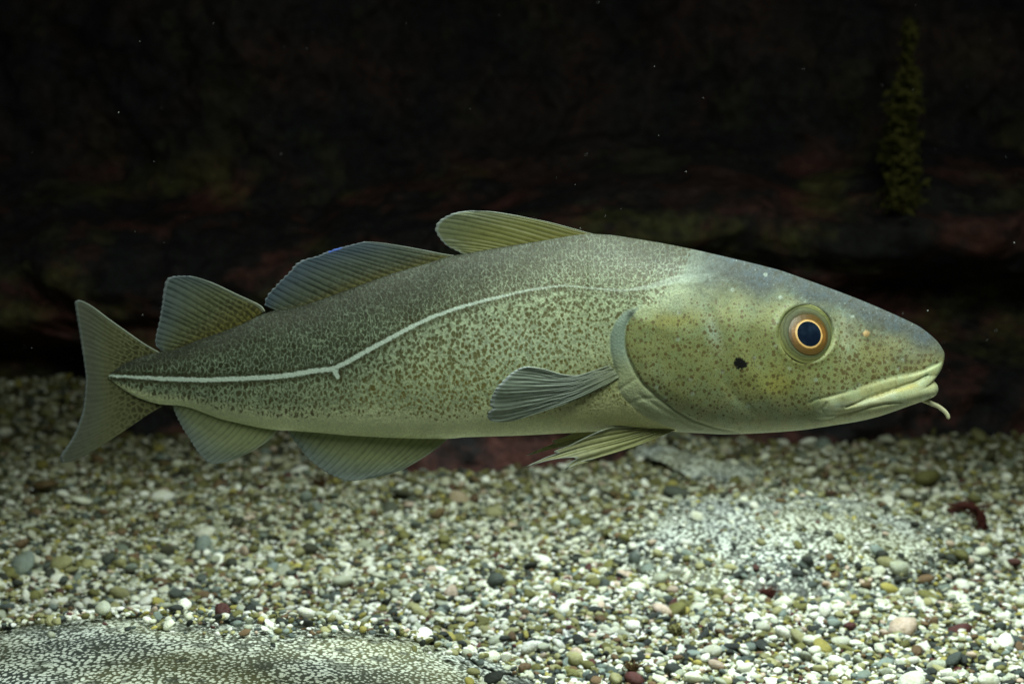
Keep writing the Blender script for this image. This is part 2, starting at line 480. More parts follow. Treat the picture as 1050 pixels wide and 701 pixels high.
Mx = np.r_[xs, 923 + (949.4 - 923) * np.linspace(0, 1, K + 1) ** 0.8]
mid = (T[:, 1] + B[:, 1]) / 2
my = np.interp(Mx, mt[:, 0], mt[:, 1])
kb = sstep(790, 915, Mx)
MID = np.stack([Mx, mid * (1 - kb) + my * kb], -1)
MID[-1] = (949.4, 384.8)
HW = np.interp(xs, [112, 130, 165, 220, 300, 400, 500, 600, 680, 740, 800, 850, 900, 923], [1.5, 5, 12, 22, 35, 49, 60, 68, 72, 71, 65, 57.5, 48, 43])
ker = np.ones(41) / 41
HW = np.convolve(np.r_[np.full(20, HW[0]), HW, HW[-1] + (HW[-1] - HW[-2]) * np.arange(1, 21)], ker, 'valid')
HW = np.r_[HW, HW[-1] * np.sqrt(np.clip(1 - np.linspace(0, 1, K + 1) ** 2.3, 0, 1))]
NS = len(T); MJ = 170
v = -np.cos(np.linspace(0, math.pi, MJ + 1)); v = np.sign(v) * np.abs(v) ** 0.97
PX = np.where(v[None] < 0, MID[:, :1] + (T[:, :1] - MID[:, :1]) * -v[None], MID[:, :1] + (B[:, :1] - MID[:, :1]) * v[None])
PY = np.where(v[None] < 0, MID[:, 1:] + (T[:, 1:] - MID[:, 1:]) * -v[None], MID[:, 1:] + (B[:, 1:] - MID[:, 1:]) * v[None])
prof = np.clip(1 - np.abs(v) ** 2.25, 0, 1) ** 0.52
OFF = HW[:, None] * prof[None]
midP = unproj(PX, PY, yc(PX))
surf = midP.copy(); surf[..., 1] -= OFF * MPP
SX, SY = proj(surf)                               # where each point of the flank shows in the photograph

def skin_disp(x, y):
    d1 = poly_dist(x, y, [tuple(p) for p in E1y]); d2 = poly_dist(x, y, [tuple(p) for p in E2y])
    s1 = np.where(x > np.interp(y, E1y[:, 1], E1y[:, 0]), d1, -d1)
    s2 = np.where(x > np.interp(y, E2y[:, 1], E2y[:, 0]), d2, -d2)
    f = sstep(308, 336, y) * sstep(800, 720, x)
    f2 = sstep(308, 336, y)
    d = 3.3 * sstep(-1.0, 1.2, s1) * sstep(285, 340, y) * (0.55 + 0.45 * sstep(0, 16, s1))
    band = (s2 > 0) & (s1 < 0)
    q = d2 / (d1 + d2 + 1e-6)
    d = d + np.where(band, 1.1 * np.clip(np.sin(np.pi * np.clip(q, 0, 1)), 0, 1) ** 0.6 * f2, 0)
    d = d - 1.9 * np.exp(-(d1 / 1.3) ** 2) * f2 - 0.6 * np.exp(-(d2 / 1.5) ** 2) * f2
    # folds of the gill membrane
    for fold in ([(634, 400), (645, 393), (652, 388)], [(646, 413), (660, 408), (672, 408)], [(655, 404), (676, 418), (705, 434), (725, 441)], [(650, 414), (668, 425), (690, 436)]):
        d = d - 1.0 * np.exp(-(poly_dist(x, y, fold) / 1.8) ** 2)
    # mouth
    dm = poly_dist(x, y, MOUTH); dl = poly_dist(x, y, LIPTOP); db = poly_dist(x, y, LIPBOT); dc = poly_dist(x, y, CHIN)
    inx = sstep(838, 856, x) * sstep(972, 955, x)
    mty = np.interp(x, mt[:, 0], mt[:, 1]); lt = np.array(LIPTOP); lty = np.interp(x, lt[:, 0], lt[:, 1])
    lb = np.array(sorted(LIPBOT[:5])); lby = np.interp(x, lb[:, 0], lb[:, 1])
    qu = np.clip((y - lty) / np.maximum(mty - lty, 1), 0, 1)
    d = d + 1.0 * np.sin(np.pi * qu) ** 0.7 * ((qu > 0) & (qu < 1)) * inx
    ql = np.clip((y - mty) / np.maximum(lby - mty, 1), 0, 1)
    d = d + 2.7 * np.sin(np.pi * ql) ** 0.7 * ((ql > 0) & (ql < 1)) * inx * sstep(862, 885, x)
    d = d - 2.4 * np.exp(-(dm / 1.0) ** 2) - 1.2 * np.exp(-(dl / 1.4) ** 2) - 1.4 * np.exp(-(db / 1.3) ** 2) - 0.9 * np.exp(-(dc / 1.3) ** 2)
    e = np.hypot(x - 852, y - 418); d = d + 2.6 * np.exp(-(e / 7.0) ** 2)     # fold at the corner of the mouth
    # orbit
    r = np.hypot(x - EYE[0], y - EYE[1])
    d = d + 1.1 * np.exp(-((r - 31.5) / 3.2) ** 2) - 5.5 * sstep(30, 25, r)
    # bones under the cheek and gill cover
    d = d + 1.3 * np.exp(-(poly_dist(x, y, [(735, 300), (742, 330), (752, 352), (764, 378), (790, 408)]) / 9) ** 2)
    d = d - 0.9 * np.exp(-(poly_dist(x, y, [(775, 425), (748, 400), (732, 365), (728, 320)]) / 5) ** 2)
    d = d + 0.5 * np.exp(-(poly_dist(x, y, [(652, 326), (690, 340), (722, 352)]) / 6) ** 2)
    # nostril
    d = d + 1.6 * np.exp(-(np.hypot(x - 888, y - 341.5) / 3.4) ** 2) - 1.2 * np.exp(-(np.hypot(x - 896, y - 337.5) / 2.6) ** 2)
    # lateral line stands slightly proud
    ll = poly_dist(x, y, [tuple(p) for p in LAT[:21]])
    d = d + 0.12 * np.exp(-(ll / 3.0) ** 2)
    P = np.stack([x / 10, y / 10, 0 * x], -1)
    d = d + 0.9 * fbm(P, 0.22, 77, 3) + 0.22 * vnoise(P, 1.1, 70) * sstep(640, 660, x)
    # pectoral socket
    d = d - 2.0 * np.exp(-(np.hypot((x - 624) / 12, (y - 381) / 7)) ** 2)
    return d
edge = np.clip(prof / 0.35, 0, 1)[None]
DISP = skin_disp(SX, SY) * edge
surf[..., 1] -= DISP * MPP
far = midP.copy(); far[..., 1] += (OFF + DISP) * MPP

idxN = np.arange(NS * (MJ + 1)).reshape(NS, MJ + 1)
idxF = idxN.copy(); idxF[:, 1:-1] = NS * (MJ + 1) + np.arange(NS * (MJ - 1)).reshape(NS, MJ - 1)
V = np.vstack([surf.reshape(-1, 3), far[:, 1:-1].reshape(-1, 3)])
def quads(I, flip):
    q = np.stack([I[:-1, :-1], I[1:, :-1], I[1:, 1:], I[:-1, 1:]], -1).reshape(-1, 4)
    return q[:, ::-1] if flip else q
body_me = mesh_from('body', V, np.vstack([quads(idxN, True), quads(idxF, False)]))
def both(A): return np.concatenate([A.reshape(-1, *A.shape[2:]), A[:, 1:-1].reshape(-1, *A.shape[2:])])

# --- pigment zones of the skin, with a lit glow painted on the mid flank
X_, Y_ = SX, SY
rel = (Y_ - T[:, 1:2]) / np.maximum(B[:, 1:2] - T[:, 1:2], 1)        # 0 back .. 1 belly
rel = np.clip(rel, 0, 1)
lat_y = np.interp(X_, LAT[:, 0], LAT[:, 1])
latd = np.where(X_ < 352, Y_ - lat_y, np.sign(Y_ - lat_y) * poly_dist(X_, Y_, [tuple(p) for p in LAT]))
spur = poly_dist(X_, Y_, [(341, 378), (344, 381), (346, 386)])
lat_signed = latd
latd = np.where((spur < 9) & (spur < np.abs(latd)), spur, latd)
d1 = poly_dist(X_, Y_, [tuple(p) for p in E1y])
s1 = np.where(X_ > np.interp(Y_, E1y[:, 1], E1y[:, 0]), d1, -d1)
d2 = poly_dist(X_, Y_, [tuple(p) for p in E2y])
s2 = np.where(X_ > np.interp(Y_, E2y[:, 1], E2y[:, 0]), d2, -d2)
upsoft = sstep(332, 312, Y_)
head = sstep(-1, 1, s1) * (1 - upsoft) + sstep(-15, 60, s1) * upsoft
band = sstep(-1, 1, s2) * (1 - sstep(-1, 1, s1)) * sstep(310, 322, Y_)
PN = np.stack([X_ / 10, Y_ / 10, 0 * X_], -1)
wob = fbm(PN, 0.12, 5, 3)
wob2 = fbm(PN, 0.35, 9, 3)
def lerp(a, b, t): return np.asarray(a, float) * (1 - t[..., None]) + np.asarray(b, float) * t[..., None]
front = sstep(330, 600, X_ + 60 * wob)
below = sstep(-14, 62, lat_signed + 8 * wob2)
# dark pigment
dk = lerp((0.026, 0.026, 0.011), (0.112, 0.092, 0.022), np.clip(below * 0.75 + front * 0.3, 0, 1))
dk = lerp(dk, (0.16, 0.125, 0.025), sstep(0.55, 0.85, rel) * sstep(300, 420, X_))
# pale pigment; the painted flank glow is mixed in last
pl = lerp((0.185, 0.235, 0.165), (0.31, 0.36, 0.215), np.clip(below + front * 0.4, 0, 1))
pl = lerp(pl, (0.72, 0.76, 0.46), sstep(0.74, 0.97, rel + 0.05 * wob))
pl = lerp(pl, (0.42, 0.41, 0.17), sstep(470, 640, X_) * sstep(0.45, 0.8, rel) * 0.55)
pl = lerp(pl, (0.34, 0.40, 0.29), np.exp(-((X_ - 520) / 95) ** 2 - ((Y_ - 350) / 34) ** 2) * 0.7)  # glow of the front light on the mid flank, painted into the colour
# the back: grey, little pattern
bk = sstep(0.36, 0.06, rel + 0.06 * wob2 + 0.11 * sstep(470, 600, X_))
pl = lerp(pl, (0.060, 0.065, 0.048), bk * 0.9)
# head
hp = lerp((0.205, 0.222, 0.088), (0.33, 0.355, 0.185), sstep(0.6, 1.0, rel + 0.2 * wob2))
hp = lerp(hp, (0.30, 0.33, 0.19), sstep(-0.1, 0.45, wob) * 0.6)
hp = lerp(hp, (0.30, 0.28, 0.07), np.clip(np.exp(-((X_ - 690) / 26) ** 2 - ((Y_ - 327) / 9) ** 2) + 0.8 * np.exp(-((X_ - 790) / 22) ** 2 - ((Y_ - 394) / 10) ** 2) + 0.4 * np.exp(-((X_ - 800) / 50) ** 2 - ((Y_ - 385) / 30) ** 2), 0, 1) * 0.75)
hp = lerp(hp, (0.36, 0.41, 0.30), 0.7 * np.exp(-((X_ - 731 - 0.25 * (Y_ - 340)) / 7) ** 2 - ((Y_ - 340) / 17) ** 2))
hp = lerp(hp, (0.24, 0.23, 0.095), sstep(855, 905, X_) * sstep(0.95, 0.5, rel) * 0.75)
hp = lerp(hp, (0.33, 0.34, 0.20), np.exp(-((X_ - 866) / 11) ** 2 - ((Y_ - 340) / 32) ** 2) * 0.8)
topb = sstep(52 + 26 * sstep(790, 700, X_), 12 + 16 * sstep(790, 700, X_), Y_ - np.interp(X_, TOP[:, 0], TOP[:, 1]) + 16 * wob2)
topb = np.maximum(topb, sstep(925, 962, X_ + 6 * wob2) * sstep(378, 355, Y_) * 0.8)
hp = lerp(hp, (0.056, 0.064, 0.060), topb)
# pale jaw and chin
jaw = np.maximum(sstep(-4, 3, Y_ - np.interp(X_, np.array(LIPTOP)[:, 0], np.array(LIPTOP)[:, 1])) * sstep(832, 850, X_), sstep(424, 440, Y_) * sstep(660, 780, X_) * 0.8)
hp = lerp(hp, (0.54, 0.56, 0.32), jaw)
upl = ((Y_ > np.interp(X_, np.array(LIPTOP)[:, 0], np.array(LIPTOP)[:, 1])) & (Y_ < np.interp(X_, mt[:, 0], mt[:, 1]))) * sstep(850, 870, X_)
hp = lerp(hp, (0.37, 0.37, 0.17), upl * 0.8)
yl = np.exp(-(poly_dist(X_, Y_, [(872, 414), (889, 409.5), (905, 404), (922, 399), (938, 394)]) / 2.2) ** 2)
hp = lerp(hp, (0.50, 0.40, 0.08), yl * 0.7)
hp = lerp(hp, (0.62, 0.64, 0.44), 0.8 * np.exp(-(poly_dist(X_, Y_, [(850, 418), (866, 414), (884, 412), (902, 408), (915, 404)]) / 3.2) ** 2))
pale = lerp(pl, hp, head)
pale = lerp(pale, (0.19, 0.245, 0.20), band * sstep(400, 350, Y_))
pale = lerp(pale, (0.36, 0.40, 0.25), band * sstep(360, 410, Y_))
pale = lerp(pale, (0.035, 0.045, 0.035), 0.85 * np.exp(-((X_ - 647) / 4.5) ** 2 - ((Y_ - 322) / 5.0) ** 2))
dark = lerp(dk, (0.095, 0.068, 0.024), head)
dark = lerp(dark, (0.030, 0.032, 0.025), np.maximum(bk * (1 - head), topb * head) * 0.7)
# width of the pale veins between the dark cells
vein = 0.050 + 0.080 * sstep(-20, 10, lat_signed) + 0.07 * sstep(0.5, 0.85, rel + 0.06 * wob2) + 0.55 * sstep(0.84, 0.98, rel + 0.05 * wob2)
vein = vein + 0.05 * sstep(420, 600, X_) * below + 0.10 * sstep(560, 640, X_) * below
vein = vein - 0.01 * bk
vein = vein + 0.065 * sstep(300, 460, X_) * sstep(-4, 22, lat_signed)
vein = vein + 3.0 * sstep(0.15, 0.95, head + band)
# density of the round freckles of the head
dots = head * (1 - band) * (1 - jaw) * (1 - 0.85 * topb)
dots = dots * (0.95 + 0.36 * sstep(840, 885, X_) - 0.35 * sstep(0.0, 0.4, wob)) * sstep(1.02, 0.78, rel)
dots = dots * sstep(25, 34, np.hypot(X_ - EYE[0], Y_ - EYE[1]))
lw = np.interp(X_, [112, 150, 220, 340, 430, 520, 570, 600, 650, 700, 760], [1.2, 1.8, 2.4, 2.7, 2.1, 1.4, 1.0, 0.9, 1.6, 4.6, 4.0])
ls = np.interp(X_, [108, 118, 460, 530, 600, 660, 700, 735, 770], [0, 0.9, 0.62, 0.42, 0.30, 0.22, 0.18, 0.10, 0])
add_attr(body_me, 'puv', 'FLOAT_VECTOR', both(np.stack([X_ / 10, Y_ / 10, 0 * X_], -1)))
one = np.ones(X_.shape + (1,))
add_attr(body_me, 'pale', 'FLOAT_COLOR', both(np.concatenate([pale, one], -1)))
add_attr(body_me, 'dark', 'FLOAT_COLOR', both(np.concatenate([dark, one], -1)))
for nm, A in (('vein', vein), ('dots', dots), ('latd', latd), ('lw', lw), ('ls', ls), ('head', head), ('smooth', np.clip(np.maximum(head, band) + 0.75 * sstep(0.80, 0.95, rel), 0, 1)), ('round', np.clip(0.95 * sstep(300, 460, X_ + 40 * wob2) * sstep(-4, 22, lat_signed), 0, 1)), ('back', np.maximum(bk, topb * head))):
    add_attr(body_me, nm, 'FLOAT', both(A))

def mat_cod():
    t = NT('cod_skin')
    uv = t.attr('puv').outputs['Vector']
    pale = t.attr('pale').outputs['Color']; dark = t.attr('dark').outputs['Color']
    A = lambda n: t.attr(n).outputs['Fac']
    nz = t.noise(uv, 0.9, 3.0, 0.6)
    w = t.vmath('MULTIPLY', t.vmath('SUBTRACT', nz.outputs['Color'], (0.5, 0.5, 0.5)), (1.0, 1.0, 0.0))
    nzb = t.noise(uv, 2.6, 2.0, 0.6)
    w2 = t.vmath('MULTIPLY', t.vmath('SUBTRACT', nzb.outputs['Color'], (0.5, 0.5, 0.5)), (0.55, 0.75, 0.0))
    q = t.vmath('ADD', t.vmath('ADD', t.vmath('MULTIPLY', uv, (1.2, 0.80, 1.0)), w), w2)
    vo = t.n('TexVoronoi', feature='DISTANCE_TO_EDGE', voronoi_dimensions='2D', Vector=q, Scale=1.75)
    qr = t.vmath('ADD', t.vmath('MULTIPLY', uv, (1.10, 0.92, 1.0)), t.vmath('ADD', t.vmath('SCALE', w, scale=0.8), t.vmath('SCALE', w2, scale=0.25)))
    vr = t.n('TexVoronoi', feature='F1', voronoi_dimensions='2D', Vector=qr, Scale=2.05)
    rr = t.n('SeparateColor', Color=vr.outputs['Color'])
    vdist = t.n('Mix', data_type='FLOAT')
    t.put(vdist.inputs[0], A('round')); t.put(vdist.inputs[2], vo.outputs['Distance'])
    t.put(vdist.inputs[3], t.math('SUBTRACT', t.math('ADD', 0.50, t.math('MULTIPLY', rr.outputs[0], 0.20)), vr.outputs['Distance']))
    n2 = t.noise(uv, 1.6, 3.0, 0.6).outputs[0]
    n3 = t.noise(uv, 5.0, 2.0, 0.6).outputs[0]
    nbig = t.noise(t.vmath('ADD', uv, (40, 3, 0)), 0.28, 3.0, 0.6).outputs[0]
    thr = t.math('ADD', A('vein'), t.math('MULTIPLY', t.math('SUBTRACT', n2, 0.5), 0.24))
    thr = t.math('ADD', thr, t.math('MULTIPLY', t.math('SUBTRACT', n3, 0.5), 0.14))
    thr = t.math('ADD', thr, t.math('MULTIPLY', t.math('SUBTRACT', nbig, 0.5), 0.22))
    cell = t.ss(vdist.outputs[0], t.math('SUBTRACT', thr, 0.10), t.math('ADD', thr, 0.13))
    cell = t.math('MULTIPLY', cell, t.math('ADD', 0.80, t.math('MULTIPLY', rr.outputs[1], 0.20)))
    # grain of the tiny scales: each has its own random tone
    gs = t.n('TexVoronoi', feature='F1', voronoi_dimensions='2D', Vector=t.vmath('ADD', uv, t.vmath('SCALE', w2, scale=0.2)), Scale=5.2)
    gv = t.n('SeparateColor', Color=gs.outputs['Color']).outputs[0]
    gsc = t.ss(gv, 0.0, 1.0, 0.74, 1.24)
    pale_g = t.mix(1.0, pale, t.n('CombineColor', Red=gsc, Green=gsc, Blue=gsc).outputs[0], 'MULTIPLY')
    pale_g = t.mix(A('smooth'), pale_g, pale)
    col = t.mix(t.math('MULTIPLY', cell, 0.95), pale_g, dark)
    col = t.mix(t.math('MULTIPLY', t.ss(nbig, 0.40, 0.68), 0.30), col, t.mix(1.0, col, (0.62, 0.64, 0.58), 'MULTIPLY'))
    # blotchy mottling of the head
    m1 = t.noise(t.vmath('ADD', uv, (11, 5, 0)), 0.50, 6.0, 0.72).outputs[0]
    m2 = t.noise(t.vmath('ADD', uv, (2, 25, 0)), 1.5, 6.0, 0.78).outputs[0]
    col = t.mix(t.math('MULTIPLY', t.ss(m1, 0.42, 0.66), t.math('MULTIPLY', A('head'), 0.45)), col, t.mix(1.0, col, (0.85, 1.12, 1.5), 'MULTIPLY'))
    col = t.mix(t.math('MULTIPLY', t.ss(m2, 0.48, 0.70), t.math('MULTIPLY', A('head'), 0.75)), col, t.mix(1.0, col, (0.52, 0.50, 0.42), 'MULTIPLY'))
    # small freckles
    vd = t.n('TexVoronoi', feature='F1', voronoi_dimensions='2D', Vector=t.vmath('ADD', uv, t.vmath('SCALE', w, scale=0.3)), Scale=1.55, Randomness=0.95)
    rad = t.math('MULTIPLY', t.math('ADD', t.n('SeparateColor', Color=vd.outputs['Color']).outputs[0], 0.25), t.math('MULTIPLY', A('dots'), 0.27))
    dot = t.ss(vd.outputs['Distance'], t.math('SUBTRACT', rad, 0.07), t.math('ADD', rad, 0.09), 1.0, 0.0)
    dot = t.math('MULTIPLY', dot, t.ss(A('dots'), 0.02, 0.25))
    col = t.mix(t.math('MULTIPLY', dot, 0.85), col, dark)
    vd2 = t.n('TexVoronoi', feature='F1', voronoi_dimensions='2D', Vector=t.vmath('ADD', uv, (31.0, 12.0, 0.0)), Scale=3.1)
    sp = t.math('MULTIPLY', t.ss(vd2.outputs['Distance'], 0.12, 0.34, 1.0, 0.0), t.math('MULTIPLY', A('dots'), t.ss(n2, 0.36, 0.56)))
    col = t.mix(t.math('MULTIPLY', sp, 0.75, clamp=True), col, dark)
    fl = t.math('MULTIPLY', t.ss(t.noise(t.vmath('ADD', uv, (70, 9, 0)), 3.4, 3.0, 0.7).outputs[0], 0.60, 0.72), t.math('MULTIPLY', A('head'), 0.45))
    col = t.mix(fl, col, (0.34, 0.40, 0.34))
    # pale sensory pores
    vp = t.n('TexVoronoi', feature='F1', voronoi_dimensions='2D', Vector=t.vmath('ADD', uv, (3.0, 7.0, 0.0)), Scale=0.36)
    pore = t.math('MULTIPLY', t.ss(vp.outputs['Distance'], 0.04, 0.11, 1.0, 0.0), t.math('MULTIPLY', t.math('MULTIPLY', A('head'), t.ss(m1, 0.45, 0.6)), 0.5))
    col = t.mix(pore, col, (0.36, 0.42, 0.36))
    # lateral line with its dark borders
    ld = t.math('ABSOLUTE', t.math('ADD', A('latd'), t.math('MULTIPLY', t.math('SUBTRACT', t.noise(uv, 2.6, 5.0, 0.85).outputs[0], 0.5), 7.0)))
    lw = A('lw'); ls = A('ls')
    rim = t.math('MULTIPLY', t.ss(ld, t.math('ADD', lw, 2.0), t.math('ADD', lw, 7.0), 0.85, 0.0), ls)
    col = t.mix(rim, col, dark)
    lbreak = t.math('MULTIPLY', A('head'), t.ss(t.noise(uv, 1.3, 4.0, 0.75).outputs[0], 0.36, 0.50))
    ls = t.math('MULTIPLY', ls, t.math('SUBTRACT', 1.0, lbreak))
    line = t.math('MULTIPLY', t.ss(ld, t.math('SUBTRACT', lw, 0.9), t.math('ADD', lw, 0.5), 1.0, 0.0), ls)
    col = t.mix(t.math('MULTIPLY', line, t.ss(n3, 0.25, 0.5, 0.75, 1.0)), col, (0.62, 0.74, 0.66))
    # black mark on the cheek
    dv = t.vmath('ADD', t.vmath('SUBTRACT', uv, (75.83, 37.25, 0.0)), t.vmath('SCALE', t.vmath('ADD', w, w2), scale=1.3))
    blot = t.ss(t.vmath('LENGTH', dv), 0.50, 0.68, 1.0, 0.0)
    col = t.mix(blot, col, (0.006, 0.006, 0.006))
    # nostril skin, warm
    nv = t.vmath('LENGTH', t.vmath('SUBTRACT', uv, (88.75, 34.15, 0.0)))
    col = t.mix(t.ss(nv, 0.25, 0.42, 0.75, 0.0), col, (0.42, 0.27, 0.11))
    # fine mottling, blotches and grain of the skin
    g = t.noise(uv, 9.0, 3.0, 0.7).outputs[0]
    col = t.mix(1.0, col, t.n('CombineColor', Red=t.ss(g, 0.25, 0.75, 0.78, 1.22), Green=t.ss(g, 0.25, 0.75, 0.78, 1.22), Blue=t.ss(g, 0.25, 0.75, 0.78, 1.22)).outputs[0], 'MULTIPLY')
    bk = t.math('MULTIPLY', t.math('MULTIPLY', A('back'), t.ss(n3, 0.5, 0.68)), 0.30)
    col = t.mix(bk, col, (0.11, 0.13, 0.13))
    col = t.mix(t.math('MULTIPLY', t.math('MULTIPLY', A('back'), t.ss(m2, 0.46, 0.62)), 0.6), col, (0.040, 0.040, 0.028))
    sc = t.n('TexVoronoi', feature='F1', voronoi_dimensions='2D', Vector=uv, Scale=3.6)
    h = t.math('ADD', t.math('MULTIPLY', sc.outputs['Distance'], t.math('SUBTRACT', 1.15, A('head'))), t.math('MULTIPLY', g, 0.8))
    nrm = t.bump(h, 0.30, 0.0008)
    return t.done(t.principled(col, t.ss(A('back'), 0.0, 1.0, 0.46, 0.70), t.ss(A('back'), 0.0, 1.0, 0.30, 0.10), nrm, sss=0.06))
P0c = unproj(560, 452, FISH_Y)
cod = empty('cod', P0c.tolist(), 'large speckled olive green cod with pale lateral line, swimming over gravel', 'fish')
org = np.array(P0c)
def cod_part(name, V, Fc, mat, parent=cod):
    me = mesh_from(name, np.asarray(V) - org, Fc)
    o = obj(name, me, mat, parent)
    return o, me
body_me.vertices.foreach_set('co', (V - org).astype(np.float32).ravel())
body = obj('body', body_me, mat_cod(), cod)

# --- fins: patches between a base, two sides and a rim, ribbed by rays
def mat_fin(name, cbase, cmid, ctip, speck=0.0, contrast=1.0, trans=0.38, alpha_tip=0.72, mark=None):
    t = NT(name)
    uv = t.attr('fuv').outputs['Vector']
    sx = t.n('SeparateXYZ', Vector=uv)
    wob = t.math('MULTIPLY', t.math('SUBTRACT', t.noise(uv, 0.8, 2.0).outputs[0], 0.5), 0.9)
    ph = t.math('COSINE', t.math('MULTIPLY', t.math('ADD', sx.outputs[0], wob), 2 * math.pi))
    vv = sx.outputs[1]
    col = t.mix(t.ss(vv, 0.0, 0.42), cbase, cmid)
    col = t.mix(t.ss(vv, 0.4, 1.0), col, ctip)
    pv = t.attr('fpx').outputs['Vector']
    n = t.noise(pv, 0.35, 4.0, 0.6).outputs[0]
    n6 = t.noise(pv, 1.6, 3.0, 0.6).outputs[0]
    dark = t.mix(1.0, col, (0.30, 0.32, 0.32), 'MULTIPLY')
    k = t.math('MULTIPLY', t.ss(ph, -1.05, -0.15, 1.0, 0.0), t.ss(n, 0.3, 0.7, 0.45 * contrast, 1.0 * contrast), clamp=True)
    col = t.mix(k, col, dark)
    col = t.mix(t.ss(n6, 0.45, 0.75, 0.0, 0.35), col, t.mix(1.0, col, (0.5, 0.5, 0.45), 'MULTIPLY'))
    if speck:
        vo = t.n('TexVoronoi', feature='DISTANCE_TO_EDGE', voronoi_dimensions='2D', Vector=pv, Scale=1.7)
        c = t.math('MULTIPLY', t.ss(vo.outputs['Distance'], 0.10, 0.24), t.math('MULTIPLY', t.ss(vv, 0.15, 0.75, speck, 0.0), t.ss(n6, 0.3, 0.5)))
        col = t.mix(c, col, (0.05, 0.046, 0.02))
    lead = t.ss(sx.outputs[0], 0.1, 0.75, 0.6, 0.0)
    col = t.mix(lead, col, (0.36, 0.40, 0.34))
    rim = t.ss(vv, 0.955, 0.99)
    col = t.mix(t.math('MULTIPLY', rim, 0.55), col, (0.42, 0.47, 0.50))
    if mark:                                      # vivid blue mark on the fin's rim
        dm = t.vmath('LENGTH', t.vmath('MULTIPLY', t.vmath('SUBTRACT', pv, mark), (1.0, 1.6, 0.0)))
        bm_ = t.math('MULTIPLY', t.ss(dm, 0.5, 1.2, 0.9, 0.0), t.math('MULTIPLY', t.ss(vv, 0.945, 0.97), t.ss(n6, 0.40, 0.52)))
        col = t.mix(bm_, col, (0.16, 0.28, 0.85))
    alpha = t.ss(vv, 0.35, 1.0, 1.0, alpha_tip)
    h = t.math('ADD', t.math('MULTIPLY', ph, 0.5), t.math('MULTIPLY', n6, 0.3))
    p = t.principled(col, 0.45, 0.35, t.bump(h, 0.14, 0.0008), alpha=alpha)
    tr = t.n('BsdfTranslucent', Color=col)
    mx = t.n('MixShader', _0=trans); t.put(mx.inputs[1], p); t.put(mx.inputs[2], tr.outputs[0])
    return t.done(mx.outputs[0])
def coons(base, side0, rim, side1, nu, nv, smooth_rim=True):
    b = smooth_poly(base, nu); r = (smooth_poly if smooth_rim else lin_poly)(rim, nu)
    l0 = smooth_poly(side0, nv); l1 = smooth_poly(side1, nv)
    u = np.linspace(0, 1, nu)[:, None, None]; v = np.linspace(0, 1, nv)[None, :, None]
    S = (1 - v) * b[:, None] + v * r[:, None] + (1 - u) * l0[None] + u * l1[None]
    S = S - ((1 - u) * (1 - v) * b[0] + u * (1 - v) * b[-1] + (1 - u) * v * r[0] + u * v * r[-1])
    return S, u[..., 0], v[..., 0]
def make_fin(name, mat, base, side0, rim, side1, nray, depth, amp=0.32, nv=34, ragged=1.0, thick=0.9, lean=None, label=None):
    nu = nray * 8 + 1
    S, u, v = coons(base, side0, rim, side1, nu, nv)
    u = u + 0.35 / nray * vnoise(np.stack([u * nray * 0.6, 0 * u, 0 * u + 5.0], -1), 1.0, nray) * np.sin(np.pi * u)
    # notches between the ray ends
    ph = np.cos(2 * np.pi * u * nray)
    rg = ragged * (0.5 - 0.5 * ph) * 1.1 + ragged * 2.0 * np.clip(vnoise(np.stack([u[:, 0] * nray * 0.35, 0 * u[:, 0], 0 * u[:, 0]], -1), 1.0, len(rim) + nray), -0.3, 1)[:, None]
    dirv = S[:, -1:] - S[:, -2:-1]; dirv /= np.linalg.norm(dirv, axis=-1, keepdims=True) + 1e-9
    S = S - dirv * (rg * v ** 8)[..., None]
    Yd = depth(S[..., 0], S[..., 1], u + 0 * v, v + 0 * u)
    wave = fbm(np.stack([u * 4 + 0 * v, v * 2 + 0 * u, 0 * u * v + 3.0], -1), 1.0, nray, 3)
    Yd = Yd - (amp * 0.5 * ph * np.minimum(1, 3 * v + 0.2) * (1 - 0.5 * v) + 3.5 * wave * v) * MPP
    Vv = unproj(S[..., 0], S[..., 1], Yd)
    o, me = cod_part(name, Vv.reshape(-1, 3), grid_faces(nu, nv), mat)
    add_attr(me, 'fuv', 'FLOAT_VECTOR', np.stack([u * nray + 0 * v, v + 0 * u, 0 * u * v], -1))
    add_attr(me, 'fpx', 'FLOAT_VECTOR', np.concatenate([S / 10, 0 * S[..., :1]], -1))
    sm = o.modifiers.new('thickness', 'SOLIDIFY'); sm.thickness = thick * MPP; sm.offset = 0
    if label: o['label'] = label
    return o
midplane = lambda x, y, u, v: yc(x)
make_fin('dorsal_fin', mat_fin('dorsal_fin_front', (0.22, 0.205, 0.055), (0.22, 0.225, 0.072), (0.18, 0.205, 0.115), 0.0, 0.7),
         [(622, 243), (602, 243), (583, 248), (554, 254), (516, 259), (484, 264)],
         [(622, 243), (602, 238.3), (592, 235.5), (564, 228), (535, 222), (507, 217.4), (488, 216.4)],
         [(488, 216.4), (476, 216.8), (463, 219.5), (451, 226), (446.3, 233.6), (448.6, 241), (457, 251), (468, 257.4), (478, 261.5)],
         [(484, 264), (481, 263), (478, 261.5)], 15, midplane, ragged=0.8, label='yellow-olive front dorsal fin')
make_fin('dorsal_fin', mat_fin('dorsal_fin_middle', (0.17, 0.16, 0.05), (0.12, 0.145, 0.11), (0.11, 0.15, 0.19), 0.5, mark=(34.2, 25.6, 0.0)),
         [(474, 263), (459, 266), (438, 275), (406, 284), (375, 295), (344, 307), (312, 318), (291, 321)],
         [(474, 263), (459, 260.8), (448.6, 259), (417, 253), (390, 248.7), (372, 247.8)],
         [(372, 247.8), (350, 253.5), (333, 259), (310, 267), (293.5, 279), (281, 293.5), (273, 306), (271.8, 313)],
         [(291, 321), (281, 317.5), (271.8, 313)], 21, midplane, ragged=1.1, label='blue-grey middle dorsal fin')
